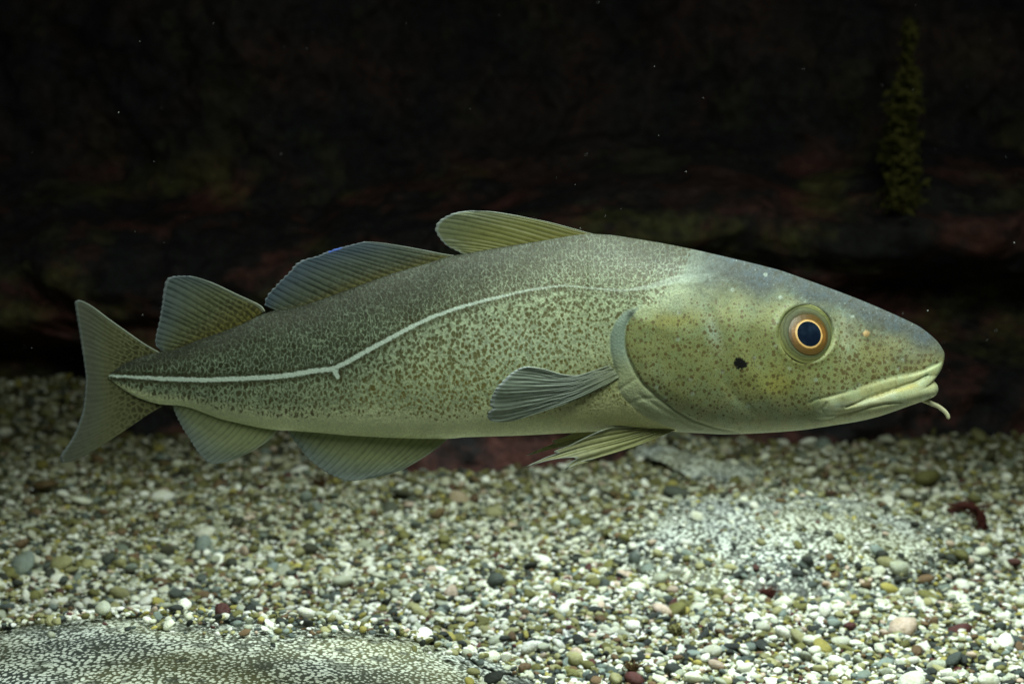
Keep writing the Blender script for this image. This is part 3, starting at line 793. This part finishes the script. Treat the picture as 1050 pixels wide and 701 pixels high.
make_fin('dorsal_fin', mat_fin('dorsal_fin_rear', (0.19, 0.175, 0.05), (0.165, 0.185, 0.10), (0.15, 0.19, 0.19), 0.75),
         [(272, 321), (266, 325), (250, 335), (228, 344), (204, 352), (180, 361)],
         [(272, 319), (266, 312.3), (244, 302), (220.6, 291), (204, 285), (195, 283.2)],
         [(195, 283.2), (182, 283), (173.5, 284.6), (169.5, 290), (166.5, 306), (163, 328), (159.6, 344), (159, 353), (164, 359)],
         [(180, 361), (172, 361), (164, 359)], 17, midplane, ragged=0.7, label='rear dorsal fin with pale leading edge')
make_fin('anal_fin', mat_fin('anal_fin_front', (0.46, 0.50, 0.25), (0.32, 0.36, 0.19), (0.28, 0.34, 0.33), 0.0, 0.5),
         [(461, 447), (432, 446), (394, 444), (356, 441), (330, 437), (305, 436), (297, 438)],
         [(461, 447), (457, 452), (442, 464), (428.6, 472.5), (413, 481), (400, 485.5)],
         [(400, 485.5), (385, 489.5), (372, 491.8), (360, 492.6), (350, 491), (337, 485.5), (322, 475), (308.6, 461), (299.5, 450), (295.5, 443)],
         [(297, 438), (296, 440.5), (295.5, 443)], 21, lambda x, y, u, v: yc(x) - 6 * MPP * (1 - v), ragged=0.9)
make_fin('anal_fin', mat_fin('anal_fin_rear', (0.46, 0.50, 0.25), (0.32, 0.36, 0.20), (0.28, 0.33, 0.30), 0.0, 0.5),
         [(288, 438), (267, 434), (244, 428), (226, 424), (209, 417), (190, 412), (177.5, 411)],
         [(288, 438), (274, 452.5), (259, 462), (244, 469), (236, 472)],
         [(236, 472), (228, 474.6), (220, 475.3), (212, 473), (203, 463), (193.5, 449.4), (184.4, 432.7), (179, 421), (177.3, 416)],
         [(177.5, 411), (177.2, 413), (177.3, 416)], 18, lambda x, y, u, v: yc(x) - 5 * MPP * (1 - v), ragged=0.8)
make_fin('tail_fin', mat_fin('tail_fin', (0.17, 0.175, 0.08), (0.19, 0.20, 0.10), (0.165, 0.18, 0.14), 0.8, 0.16, alpha_tip=0.86),
         [(164, 361.5), (148, 371), (138, 380), (135, 388), (139, 397), (150, 407), (168, 415.5)],
         [(164, 361.5), (147.6, 352), (131, 340.5), (112, 327), (96, 315), (86, 309.3), (80, 307.6)],
         [(80, 307.6), (76.5, 309.5), (77.5, 319), (80.5, 335), (84, 357), (87, 378), (87.5, 398), (84.5, 420), (77, 442), (67, 459), (61.5, 468), (63, 474)],
         [(168, 415.5), (153, 424), (131, 439), (104, 457), (85, 467.5), (72, 473), (63, 474)], 30, midplane, ragged=0.35, amp=0.2)

def near_vertex(px, py):
    k = np.argmin((SX - px) ** 2 + (SY - py) ** 2); return surf.reshape(-1, 3)[k]
def flank_depth(x, y):                            # distance of the near flank behind given photo points
    out = np.empty(np.shape(x)); fx = SX[::3, ::3].ravel(); fy = SY[::3, ::3].ravel(); fz = surf[::3, ::3, 1].ravel()
    for i, (a, b) in enumerate(zip(np.ravel(x), np.ravel(y))):
        out.flat[i] = fz[np.argmin((fx - a) ** 2 + (fy - b) ** 2)]
    return out
pect_args = ([(625, 374), (630, 379), (635, 386.5)],
             [(625, 374), (607, 380.4), (590.6, 385), (574, 383), (557, 378), (541, 375.8)],
             [(541, 375.8), (531, 378), (521, 385), (509, 398), (503, 408.5), (502.5, 415), (505, 419), (500, 424), (501.5, 430), (508, 432)],
             [(635, 386.5), (620, 395.5), (595, 408), (563, 419.5), (532, 429.5), (518, 432), (508, 432)])
def pect_depth(x, y, u, v):
    lo = np.stack([flank_depth(x[:, k], y[:, k]) for k in range(0, x.shape[1], 3)], -1)
    d = np.stack([np.interp(np.arange(x.shape[1]), np.arange(0, x.shape[1], 3), r) for r in lo])
    k = np.ones(7) / 7
    d = np.apply_along_axis(lambda r: np.convolve(np.r_[np.full(3, r[0]), r, np.full(3, r[-1])], k, 'valid'), 0, d)
    return d - (0.5 + 24.0 * v ** 1.2 + 4 * np.sin(np.pi * np.clip(u, 0, 1)) * v) * MPP
pm = mat_fin('pectoral_fin', (0.20, 0.225, 0.15), (0.21, 0.25, 0.215), (0.25, 0.30, 0.25), 0.0, 0.6, trans=0.15, alpha_tip=0.93)
pf = make_fin('pectoral_fin', pm, *pect_args, 17, pect_depth, ragged=0.7, amp=0.7)
# the other side of the fish carries the same fin
def mirror_part(o):
    me = o.data.copy(); n = len(me.vertices); c = np.empty(n * 3, np.float32); me.vertices.foreach_get('co', c)
    c = c.reshape(-1, 3); xx, _ = proj(c + org); ym = yc(xx) - org[1]
    c[:, 1] = 2 * ym - c[:, 1]
    me.vertices.foreach_set('co', c.ravel()); me.flip_normals()
    m = obj(o.name.split('.')[0], me, None, cod)
    for md0 in o.modifiers:
        sm = m.modifiers.new('thickness', 'SOLIDIFY'); sm.thickness = md0.thickness; sm.offset = 0
    return m
mirror_part(pf)
plm = mat_fin('pelvic_fin', (0.36, 0.37, 0.17), (0.30, 0.31, 0.13), (0.34, 0.35, 0.20), 0.0, 0.8, trans=0.2, alpha_tip=0.95)
pv = make_fin('pelvic_fin', plm,
         [(668, 436), (676, 437), (694, 440)],
         [(668, 436), (650, 436.5), (632, 437), (617, 441)],
         [(617, 441), (600, 448.5), (585, 456), (567, 463), (572, 464.5), (558, 469.5), (540, 478), (556, 473.2), (574, 469.8), (591, 469.3), (582, 476), (578, 482), (584, 478.5), (592, 474), (607, 470.5)],
         [(694, 440), (678.6, 446.6), (657.6, 455), (632.5, 463.2), (607, 470.5)], 7,
         lambda x, y, u, v: yc(x) - (22 + 10 * v) * MPP, ragged=0.0, amp=1.4)
mirror_part(pv)

# --- barbel
bp = smooth_poly([(938, 405), (945, 409), (954, 413), (962, 416.5), (968, 421), (971.5, 425.5), (973, 430)], 26)
bv, bf = tube(unproj(bp[:, 0], bp[:, 1], FISH_Y - 4 * MPP), np.interp(np.linspace(0, 1, 26), [0, 0.3, 0.9, 0.97, 1], [3.2, 2.6, 2.2, 1.8, 0.1]) * MPP, 10)
tb = NT('barbel'); co_ = tb.n('TexCoord').outputs['Object']
cod_part('barbel', bv, bf, tb.done(tb.principled(tb.mix(tb.noise(co_, 300.0).outputs[0], (0.42, 0.42, 0.26), (0.62, 0.60, 0.42)), 0.5, 0.3, sss=0.1)))

# --- eyes
def dome(r0, r1, h, Rs, lift, nr=10, nt=64):
    r = np.linspace(r0, r1, nr); th = np.linspace(0, 2 * np.pi, nt, endpoint=False)
    R, TH = np.meshgrid(r, th, indexing='ij')
    return np.stack([R * np.cos(TH), -(h * np.sqrt(np.clip(1 - (R / Rs) ** 2, 0, 1)) + lift), R * np.sin(TH)], -1).reshape(-1, 3), grid_faces(nr, nt, close=True)
def mat_eye_ring():
    t = NT('eye_ring'); co = t.n('TexCoord').outputs['Object']
    s = t.n('SeparateXYZ', Vector=co)
    r = t.math('DIVIDE', t.vmath('LENGTH', t.vmath('MULTIPLY', co, (1, 0, 1))), MPP)
    n = t.noise(co, 420.0, 3.0).outputs[0]
    rr = t.math('ADD', r, t.math('MULTIPLY', t.math('SUBTRACT', n, 0.5), 4.0))
    ramp = t.n('ValToRGB', _0=t.math('DIVIDE', rr, 32.0)); e = ramp.color_ramp.elements
    e[0].position = 0.58; e[0].color = (0.06, 0.045, 0.018, 1); e[1].position = 0.98; e[1].color = (0.24, 0.25, 0.11, 1)
    for p, c in ((0.67, (0.075, 0.085, 0.055)), (0.74, (0.115, 0.13, 0.085)), (0.79, (0.075, 0.085, 0.045)), (0.84, (0.15, 0.17, 0.085)), (0.88, (0.10, 0.105, 0.045)), (0.93, (0.22, 0.24, 0.11))):
        x = e.new(p); x.color = (*c, 1)
    return t.done(t.principled(t.mix(1.0, ramp.outputs[0], (0.8, 0.78, 0.6), 'MULTIPLY'), 0.5, 0.15, t.bump(n, 0.25, 0.0006)))
def mat_iris():
    t = NT('iris'); co = t.vmath('SUBTRACT', t.n('TexCoord').outputs['Object'], (0.6 * MPP, 0.0, -2.2 * MPP))
    r = t.math('DIVIDE', t.vmath('LENGTH', t.vmath('MULTIPLY', co, (1, 0, 1))), MPP)
    n = t.noise(co, 260.0, 4.0, 0.6).outputs[0]
    rr = t.math('ADD', r, t.math('MULTIPLY', t.math('SUBTRACT', n, 0.5), 2.6))
    ramp = t.n('ValToRGB', _0=t.math('DIVIDE', rr, 24.0)); e = ramp.color_ramp.elements
    e[0].position = 0.50; e[0].color = (0.62, 0.44, 0.22, 1); e[1].position = 0.95; e[1].color = (0.10, 0.07, 0.02, 1)
    for p, c in ((0.575, (0.62, 0.38, 0.13)), (0.63, (0.16, 0.075, 0.016)), (0.72, (0.20, 0.088, 0.016)), (0.80, (0.07, 0.042, 0.014))):
        x = e.new(p); x.color = (*c, 1)
    s = t.n('SeparateXYZ', Vector=co)
    ang = t.math('MULTIPLY', t.ss(t.math('ADD', t.math('ABSOLUTE', t.math('DIVIDE', s.outputs[2], MPP)), t.math('MULTIPLY', t.math('SUBTRACT', n, 0.5), 14.0)), 3.0, 14.0, 0.0, 0.9), t.ss(r, 14.0, 16.0))
    return t.done(t.principled(t.mix(ang, ramp.outputs[0], (0.085, 0.05, 0.012)), 0.3, 0.5, t.bump(n, 0.3, 0.0006), Metallic=0.0))
tp = NT('pupil'); co_ = tp.n('TexCoord').outputs['Object']
pup_m = tp.done(tp.principled(tp.mix(tp.ss(tp.noise(co_, 120.0).outputs[0], 0.4, 0.8), (0.004, 0.008, 0.018), (0.012, 0.022, 0.04)), 0.12, 0.4))
tc = NT('cornea'); gl = tc.n('BsdfGlossy', Roughness=0.06); tr = tc.n('BsdfTransparent')
lwt = tc.n('LayerWeight', Blend=0.12)
nz_c = tc.noise(tc.n('TexCoord').outputs['Object'], 60.0).outputs[0]
mxc = tc.n('MixShader', _0=tc.math('MULTIPLY', lwt.outputs['Fresnel'], tc.ss(nz_c, 0.0, 1.0, 0.02, 0.05))); tc.put(mxc.inputs[1], tr.outputs[0]); tc.put(mxc.inputs[2], gl.outputs[0])
cor_m = tc.done(mxc.outputs[0])
ring_m = mat_eye_ring(); iris_m = mat_iris()
ep = near_vertex(*EYE)
kk = np.argmin((SX - 826) ** 2 + (SY - 340.5) ** 2)
def facing(px, py, r=32):                         # average slope of the skin round the eye
    m = (np.hypot(SX - px, SY - py) < r + 6) & (np.hypot(SX - px, SY - py) > r)
    Q = surf[m]; c = Q.mean(0); u, s_, vt = np.linalg.svd(Q - c, full_matrices=False)
    nrm = vt[2] * (-1 if vt[2][1] > 0 else 1)
    return c, nrm
ec, en = facing(*EYE)
ec3 = unproj(EYE[0], EYE[1], ec[1])
S_ = MPP
for side in (1, -1):
    V0, F0 = dome(18.0, 31.0, 7.5, 33.0, 0.0, 12)
    me = mesh_from('eye', V0 * S_, F0)
    eye = obj('eye', me, ring_m, cod)
    nv_ = Vector(en)
    if side == -1: nv_ = Vector((en[0], -en[1], en[2]))
    q = Vector((0, -1, 0)).rotation_difference(nv_)
    pos = np.array(ec3) - np.array(en) * 1.2 * S_
    if side == -1: pos[1] = 2 * float(yc(EYE[0])) - pos[1]
    eye.rotation_mode = 'QUATERNION'
    if side == -1: q = Vector((0, -1, 0)).rotation_difference(nv_)
    eye.rotation_quaternion = q
    eye.location = (pos - org).tolist()
    V1, F1 = dome(11.0, 21.0, 7.5, 33.0, 0.35, 10)
    V1 = V1 + np.array([0.6, 0, -2.2])
    obj('iris', mesh_from('iris', V1 * S_, F1), iris_m, eye)
    V2, F2 = dome(0.0, 12.6, 7.5, 33.0, 0.7, 8)
    V2 = V2 + np.array([0.6, 0, -2.2])
    obj('pupil', mesh_from('pupil', V2 * S_, F2), pup_m, eye)
    V3, F3 = dome(0.0, 28.5, 9.0, 31.0, 1.0, 14)
    obj('cornea', mesh_from('cornea', V3 * S_, F3), cor_m, eye)

# ================================================================== FLATFISH HALF BURIED IN THE GRAVEL
def mat_flat(name, scale, dens):
    t = NT(name)
    uv = t.attr('fl').outputs['Vector']           # x,y across the fish in metres, z = distance from its centre
    s = t.n('SeparateXYZ', Vector=uv)
    flat = t.n('CombineXYZ', X=s.outputs[0], Y=s.outputs[1]).outputs[0]
    nz = t.noise(flat, 60.0, 3.0)
    w = t.vmath('SCALE', t.vmath('SUBTRACT', nz.outputs['Color'], (0.5, 0.5, 0.5)), scale=0.0016)
    q = t.vmath('ADD', flat, w)
    v1 = t.n('TexVoronoi', feature='F1', voronoi_dimensions='2D', Vector=q, Scale=scale)
    big = t.noise(flat, 17.0, 3.0, 0.6).outputs[0]
    fine = t.noise(flat, 330.0, 3.0, 0.6).outputs[0]
    big2 = t.noise(t.vmath('ADD', flat, (5, 5, 0)), 7.0, 2.0).outputs[0]
    rnd = t.n('SeparateColor', Color=v1.outputs['Color']).outputs[0]
    rad = t.math('ADD', t.ss(big, 0.36, 0.66, 0.47, 0.29 * dens), t.math('MULTIPLY', t.math('SUBTRACT', rnd, 0.5), 0.22))
    sp = t.ss(v1.outputs['Distance'], t.math('SUBTRACT', rad, 0.12), t.math('ADD', rad, 0.14), 1.0, 0.0)
    darkc = t.mix(t.ss(big2, 0.35, 0.65), (0.045, 0.052, 0.045), (0.11, 0.11, 0.055))
    palec = t.mix(fine, (0.40, 0.44, 0.37), (0.72, 0.76, 0.68))
    palec = t.mix(t.ss(big2, 0.3, 0.7, 0.0, 0.35), palec, (0.55, 0.55, 0.30))
    col = t.mix(sp, darkc, palec)
    vb = t.n('TexVoronoi', feature='F1', voronoi_dimensions='2D', Vector=t.vmath('ADD', q, w), Scale=34.0)
    bs = t.math('MULTIPLY', t.n('SeparateColor', Color=vb.outputs['Color']).outputs[0], 0.34)
    col = t.mix(t.ss(vb.outputs['Distance'], t.math('SUBTRACT', bs, 0.10), t.math('ADD', bs, 0.06), 0.72, 0.0), col, (0.045, 0.05, 0.035))
    # radial bars of the fin fringe
    ang = t.math('ARCTAN2', s.outputs[1], s.outputs[0])
    rays = t.noise(t.n('CombineXYZ', X=t.math('MULTIPLY', ang, 16.0), Y=t.math('MULTIPLY', s.outputs[2], 5.0)).outputs[0], 1.0, 3.0, 0.7).outputs[0]
    fr = t.math('MULTIPLY', t.ss(s.outputs[2], 0.74, 0.9), t.ss(rays, 0.44, 0.56))
    col = t.mix(t.math('MULTIPLY', fr, 0.6), col, (0.05, 0.055, 0.05))
    h = t.math('ADD', t.math('MULTIPLY', sp, 0.8), t.math('MULTIPLY', fine, 0.5))
    return t.done(t.principled(col, 0.5, 0.3, t.bump(h, 0.8, 0.0022)))
def flatfish(f, label, matx, tail_ang, seed):
    cx, cy = f['c']; c, s = math.cos(f['rot']), math.sin(f['rot'])
    z0 = float(ground_z(np.array([cx]), np.array([cy]))[0])
    root = empty('flatfish', (cx, cy, z0), label, 'flatfish')
    def place(u, v, r):
        return u * f['a'] * c - v * f['b'] * s, u * f['a'] * s + v * f['b'] * c
    nr, nt = 60, 220
    R, TH = np.meshgrid(np.linspace(0, 1, nr), np.linspace(0, 2 * np.pi, nt, endpoint=False), indexing='ij')
    def sheet(R):
        dth = (TH - tail_ang + np.pi) % (2 * np.pi) - np.pi
        shp = 1 + 0.05 * np.exp(-(dth / 0.5) ** 2) - 0.03 * np.cos(2 * TH)
        U, Vv = R * np.cos(TH) * shp, R * np.sin(TH) * shp
        x, y = place(U, Vv, R)
        z = f['h'] * np.clip(1 - np.clip(R, 0, 1) ** 2.2, 0, 1) ** 0.8
        P = np.stack([x, y, 0 * x], -1)
        z = z + 0.006 * fbm(P, 12.0, seed, 3) * np.clip(1.1 - R, 0, 1) + 0.0010 * vnoise(P, 150.0, seed + 4)
        gz = ground_z(x + cx, y + cy) - z0
        return x, y, z + gz * np.clip(R, 0, 1), U, Vv
    x, y, z, U, Vv = sheet(R * 1.02)
    me = mesh_from('body', np.stack([x, y, z], -1).reshape(-1, 3), grid_faces(nr, nt, close=True))
    add_attr(me, 'fl', 'FLOAT_VECTOR', np.stack([x, y, R * 1.02], -1))
    obj('body', me, matx, root)
    # fringe fins: above and below, rippled
    for k, (a0, a1) in enumerate(((tail_ang + 0.22, tail_ang + math.pi - 0.35), (tail_ang - 0.22, tail_ang - math.pi + 0.35))):
        n1, n2 = 200, 14
        A, R2 = np.meshgrid(np.linspace(a0, a1, n1), np.linspace(0.80, 1.06, n2), indexing='ij')
        edge_t = np.clip(np.minimum((A - a0) / (a1 - a0), (a1 - A) / (a1 - a0)) / 0.08, 0, 1)
        R2 = 0.80 + (R2 - 0.80) * (0.25 + 0.75 * edge_t)
        dth = (A - tail_ang + np.pi) % (2 * np.pi) - np.pi
        shp = 1 + 0.05 * np.exp(-(dth / 0.5) ** 2) - 0.03 * np.cos(2 * A)
        U, Vv = R2 * np.cos(A) * shp, R2 * np.sin(A) * shp
        x, y = place(U, Vv, R2)
        z = f['h'] * np.clip(1 - np.clip(R2, 0, 1) ** 2.2, 0, 1) ** 0.8 + 0.0015 + ground_z(x + cx, y + cy) - z0
        z = z + 0.0016 * np.cos(A * 110) * np.clip((R2 - 0.8) / 0.1, 0, 1) + 0.004 * vnoise(np.stack([A * 3, R2, 0 * A], -1), 1.0, seed) * np.clip((R2 - .85) / .2, 0, 1)
        me = mesh_from('fin', np.stack([x, y, z], -1).reshape(-1, 3), grid_faces(n1, n2, flip=(k == 1)))
        add_attr(me, 'fl', 'FLOAT_VECTOR', np.stack([x, y, R2], -1))
        o = obj('dorsal_fin' if k == 0 else 'anal_fin', me, matx, root)
        sm = o.modifiers.new('thickness', 'SOLIDIFY'); sm.thickness = 0.0016; sm.offset = 0
    return root, place
ffm = mat_flat('flatfish_skin', 175.0, 1.0)
ff2m = mat_flat('flatfish_skin_dark', 235.0, 0.9)
TA = math.radians(128)
ff, place = flatfish(FLAT[0], 'pale speckled flatfish with raised tail lying buried in gravel near red seaweed curl', ffm, TA, 3)
# its tail fin, lifted clear of the gravel
tl0 = unproj(np.array([716., 742., 772.]), np.array([497., 494., 494.]), np.array([2.15, 2.16, 2.17]))
rim = unproj(np.array([646., 650., 657., 668., 690., 720., 755., 784.]), np.array([470., 462., 455.5, 456.5, 463., 472., 479., 484.]), np.array([2.33, 2.34, 2.36, 2.37, 2.35, 2.32, 2.28, 2.25]))
S3, u3, v3 = coons(tl0.tolist(), [tl0[0].tolist(), rim[0].tolist()], rim.tolist(), [tl0[-1].tolist(), rim[-1].tolist()], 90, 26)
S3[..., 2] += 0.0025 * np.cos(u3 * 60) * v3 + 0.012 * np.sin(np.pi * v3) + 0.003 * vnoise(S3, 40.0, 5)
fo = np.array(ff.location)
me = mesh_from('tail_fin', (S3 - fo).reshape(-1, 3), grid_faces(90, 26))
add_attr(me, 'fl', 'FLOAT_VECTOR', np.stack([S3[..., 0] - fo[0], S3[..., 1] - fo[1], 0.5 + 0 * S3[..., 0]], -1))
o = obj('tail_fin', me, ffm, ff); sm = o.modifiers.new('thickness', 'SOLIDIFY'); sm.thickness = 0.003; sm.offset = 0
# eyes: two low knobs
def knob(px, py, r):
    gx_, gy_ = ground_xy(px, py, 0.03)
    rr = float(flat_r(gx_, gy_, FLAT[0])[0]); zz = FLAT[0]['h'] * max(0, 1 - rr ** 2.2) ** 0.8
    V0, F0 = dome(0.0, r, r * 0.62, r * 1.001, 0.0, 10, 28)
    V0 = np.stack([V0[:, 0], V0[:, 2], -V0[:, 1]], -1)
    me = mesh_from('eye', V0, F0[:, ::-1])
    loc = np.array([gx_, gy_, zz - r * 0.1 + fo[2]]) - fo
    add_attr(me, 'fl', 'FLOAT_VECTOR', V0 * [1, 1, 0] + loc * [1, 1, 0])
    e = obj('eye', me, ffm, ff, loc.tolist())
    V1, F1 = dome(0.0, r * 0.42, r * 0.2, r * 0.43, 0.0, 6, 20)
    p = obj('pupil', mesh_from('pupil', V1, F1), pup_m, e, (0, -r * 0.55, r * 0.46)); p.rotation_euler = (-0.5, 0, 0)
knob(863, 583, 0.0085); knob(907, 566, 0.0085)
flatfish(FLAT[1], 'dark-mottled flatfish with barred fin edge sunk in open gravel away from seaweed', ff2m, math.radians(185), 8)

# ================================================================== WEED
def mat_weed(name, c0, c1):
    t = NT(name); co = t.n('TexCoord').outputs['Object']
    n = t.noise(co, 90.0, 3.0).outputs[0]
    col = t.mix(n, c0, c1)
    p = t.principled(col, 0.7, 0.15)
    tr = t.n('BsdfTranslucent', Color=col); mx = t.n('MixShader', _0=0.3); t.put(mx.inputs[1], p); t.put(mx.inputs[2], tr.outputs[0])
    return t.done(mx.outputs[0])
red_m = mat_weed('red_weed', (0.04, 0.013, 0.011), (0.10, 0.028, 0.020)); brown_m = mat_weed('brown_weed', (0.05, 0.03, 0.012), (0.12, 0.075, 0.03))
def strand_mesh(name, strands):
    Vs, Fs = [], []; off = 0
    for path, rad in strands:
        v_, f_ = tube(path, rad, 5); Vs.append(v_); Fs.append(f_ + off); off += len(v_)
    return mesh_from(name, np.vstack(Vs), np.vstack(Fs))
def tuft(px, py, size, n, mat, label, spread=1.0, height=1.0):
    gx_, gy_ = ground_xy(px, py); st = []
    for k in range(n):
        a = random.uniform(0, 6.28); l = size * random.uniform(0.5, 1.0); t_ = np.linspace(0, 1, 7)
        w = np.array([random.gauss(0, .25), random.gauss(0, .25), 0])
        b = np.array([random.gauss(0, .15) * size, random.gauss(0, .15) * size, 0])
        path = b + l * np.stack([math.cos(a) * spread * t_ ** 1.3 * .7, math.sin(a) * spread * t_ ** 1.3 * .7, height * (t_ - .25 * t_ ** 2)], -1) + l * w * np.sin(t_ * 5)[:, None] * .4
        st.append((path, np.linspace(0.0008, 0.0003, 7)))
    z_ = float(ground_z(np.array([gx_]), np.array([gy_]))[0])
    lf = 0.0
    for f in FLAT:
        rr = float(flat_r(gx_, gy_, f)[0])
        if rr < 1: lf = f['h'] * (1 - rr ** 2.2) ** 0.8
    o = obj('seaweed_tuft', strand_mesh('seaweed_tuft', st), mat, None, (gx_, gy_, z_ + lf + 0.003))
    return tag(o, label, 'seaweed', 'seaweed tufts on the gravel')
tuft(786, 612, 0.020, 70, red_m, 'small dark red seaweed tuft in front of the pale speckled flatfish', 1.0, 0.7)
tuft(648, 697, 0.014, 60, brown_m, 'dark brown seaweed tuft among pebbles in the open gravel', 1.0, 0.8)
tuft(692, 655, 0.014, 40, mat_weed('olive_weed', (0.06, 0.05, 0.02), (0.16, 0.14, 0.05)), 'thin olive seaweed wisp on open gravel between two darker tufts', 0.9, 0.9)
tuft(326, 502, 0.028, 60, brown_m, 'brown seaweed tuft below the front anal fin of the cod', 0.9, 0.9)
tuft(212, 468, 0.045, 70, brown_m, 'bushy brown seaweed tuft below the rear anal fin of the cod', 1.0, 0.8)
tuft(868, 486, 0.026, 60, red_m, 'dark red seaweed tuft behind the pale speckled flatfish', 1.1, 0.7)
# curl of red weed
gx_, gy_ = ground_xy(1000, 546)
st = []
Yk = gy_
for k in range(34):
    j = RNG.normal(0, 3.4, (6, 2)); base_c = np.array([(976, 522), (984, 519), (994, 519), (1003, 524), (1007, 534), (1006, 545)], float)
    p = smooth_poly((base_c + j).tolist(), 18)
    P = unproj(p[:, 0], p[:, 1], Yk + RNG.normal(0, 0.006)) - np.array([gx_, gy_, 0])
    st.append((P, np.interp(np.linspace(0, 1, 18), [0, .5, 1], [0.0004, 0.0010, 0.0009])))
o = obj('seaweed_curl', strand_mesh('seaweed_curl', st), red_m, None, (gx_, gy_, 0))
tag(o, 'arched dark red seaweed curl on the gravel beside the pale flatfish', 'seaweed')

# yellow-green weed growing up the rock
def leafy_column():
    Vs, Fs = [], []; off = 0
    pts = [(927, 214), (926, 190), (925, 160), (924, 130), (928, 100), (931, 70), (932, 28)]
    C = smooth_poly(pts, 60)
    k = 0
    for i in range(1500):
        t = random.random() ** 0.85
        px, py = C[min(59, int(t * 60))]
        if 38 < py < 78 and random.random() < 0.8: continue
        if py < 38 and random.random() < 0.3: continue
        w = np.interp(py, [20, 60, 110, 215], [7, 6, 14, 19])
        Yp = 2.55 + random.gauss(0, 0.04)
        c = unproj(px + random.gauss(0, 0.55) * w, py + random.uniform(-6, 6), Yp)
        L_ = random.uniform(0.006, 0.013); a = Vector((random.gauss(0, 1), random.gauss(0, 1), random.gauss(0, 1))).normalized()
        b = a.orthogonal().normalized(); cc = np.array(c)
        A_, B_ = np.array(a), np.array(b)
        nrm = np.cross(A_, B_)
        q = [cc - A_ * L_, cc - B_ * L_ * .55 + nrm * L_ * .2, cc + A_ * L_, cc + B_ * L_ * .55 + nrm * L_ * .2]
        Vs += q; Fs.append([off, off + 1, off + 2, off + 3]); off += 4
    return np.array(Vs), np.array(Fs)
Vl, Fl = leafy_column()
ob = np.array(unproj(926, 216, 2.55))
wr = empty('leafy_weed', ob.tolist(), 'yellow-green leafy weed growing upright on the rock ledge', 'seaweed')
obj('leaves', mesh_from('leaves', Vl - ob, Fl, smooth=False), mat_weed('leafy_weed', (0.06, 0.06, 0.013), (0.15, 0.138, 0.034)), wr)
sp = smooth_poly([(927, 219), (926, 190), (925, 160), (924, 130), (928, 100), (931, 70), (932, 30)], 30)
tv, tf = tube(unproj(sp[:, 0], sp[:, 1], 2.56) - ob, np.linspace(0.006, 0.002, 30), 8)
obj('stem', mesh_from('stem', tv, tf), brown_m, wr)

# ------------------------------------------------------------------ specks drifting in the water
n = 260
sy = RNG.uniform(1.2, 2.3, n)
spx, spy = RNG.uniform(-40, 1090, n), RNG.uniform(-20, 460, n)
cs = unproj(spx, spy, sy)
oct_ = np.array([[1, 0, 0], [-1, 0, 0], [0, 1, 0], [0, -1, 0], [0, 0, 1], [0, 0, -1]], float)
of = np.array([[0, 2, 4], [2, 1, 4], [1, 3, 4], [3, 0, 4], [2, 0, 5], [1, 2, 5], [3, 1, 5], [0, 3, 5]])
rs = RNG.uniform(0.00012, 0.00034, n) * (RNG.random(n) ** 2 + 0.5)
Vp = (cs[:, None] + oct_[None] * rs[:, None, None] * RNG.uniform(0.6, 1.6, (n, 1, 3))).reshape(-1, 3)
Fp = (of[None] + 6 * np.arange(n)[:, None, None]).reshape(-1, 3)
tsp = NT('speck'); nn = tsp.noise(tsp.n('TexCoord').outputs['Object'], 30.0).outputs[0]
so = obj('floating_specks', mesh_from('floating_specks', Vp, Fp, smooth=False), tsp.done(tsp.principled(tsp.mix(nn, (0.35, 0.37, 0.36), (0.65, 0.68, 0.66)), 0.8, 0.1)))
tag(so, 'fine pale specks drifting in the dark water', 'specks', kind='stuff')
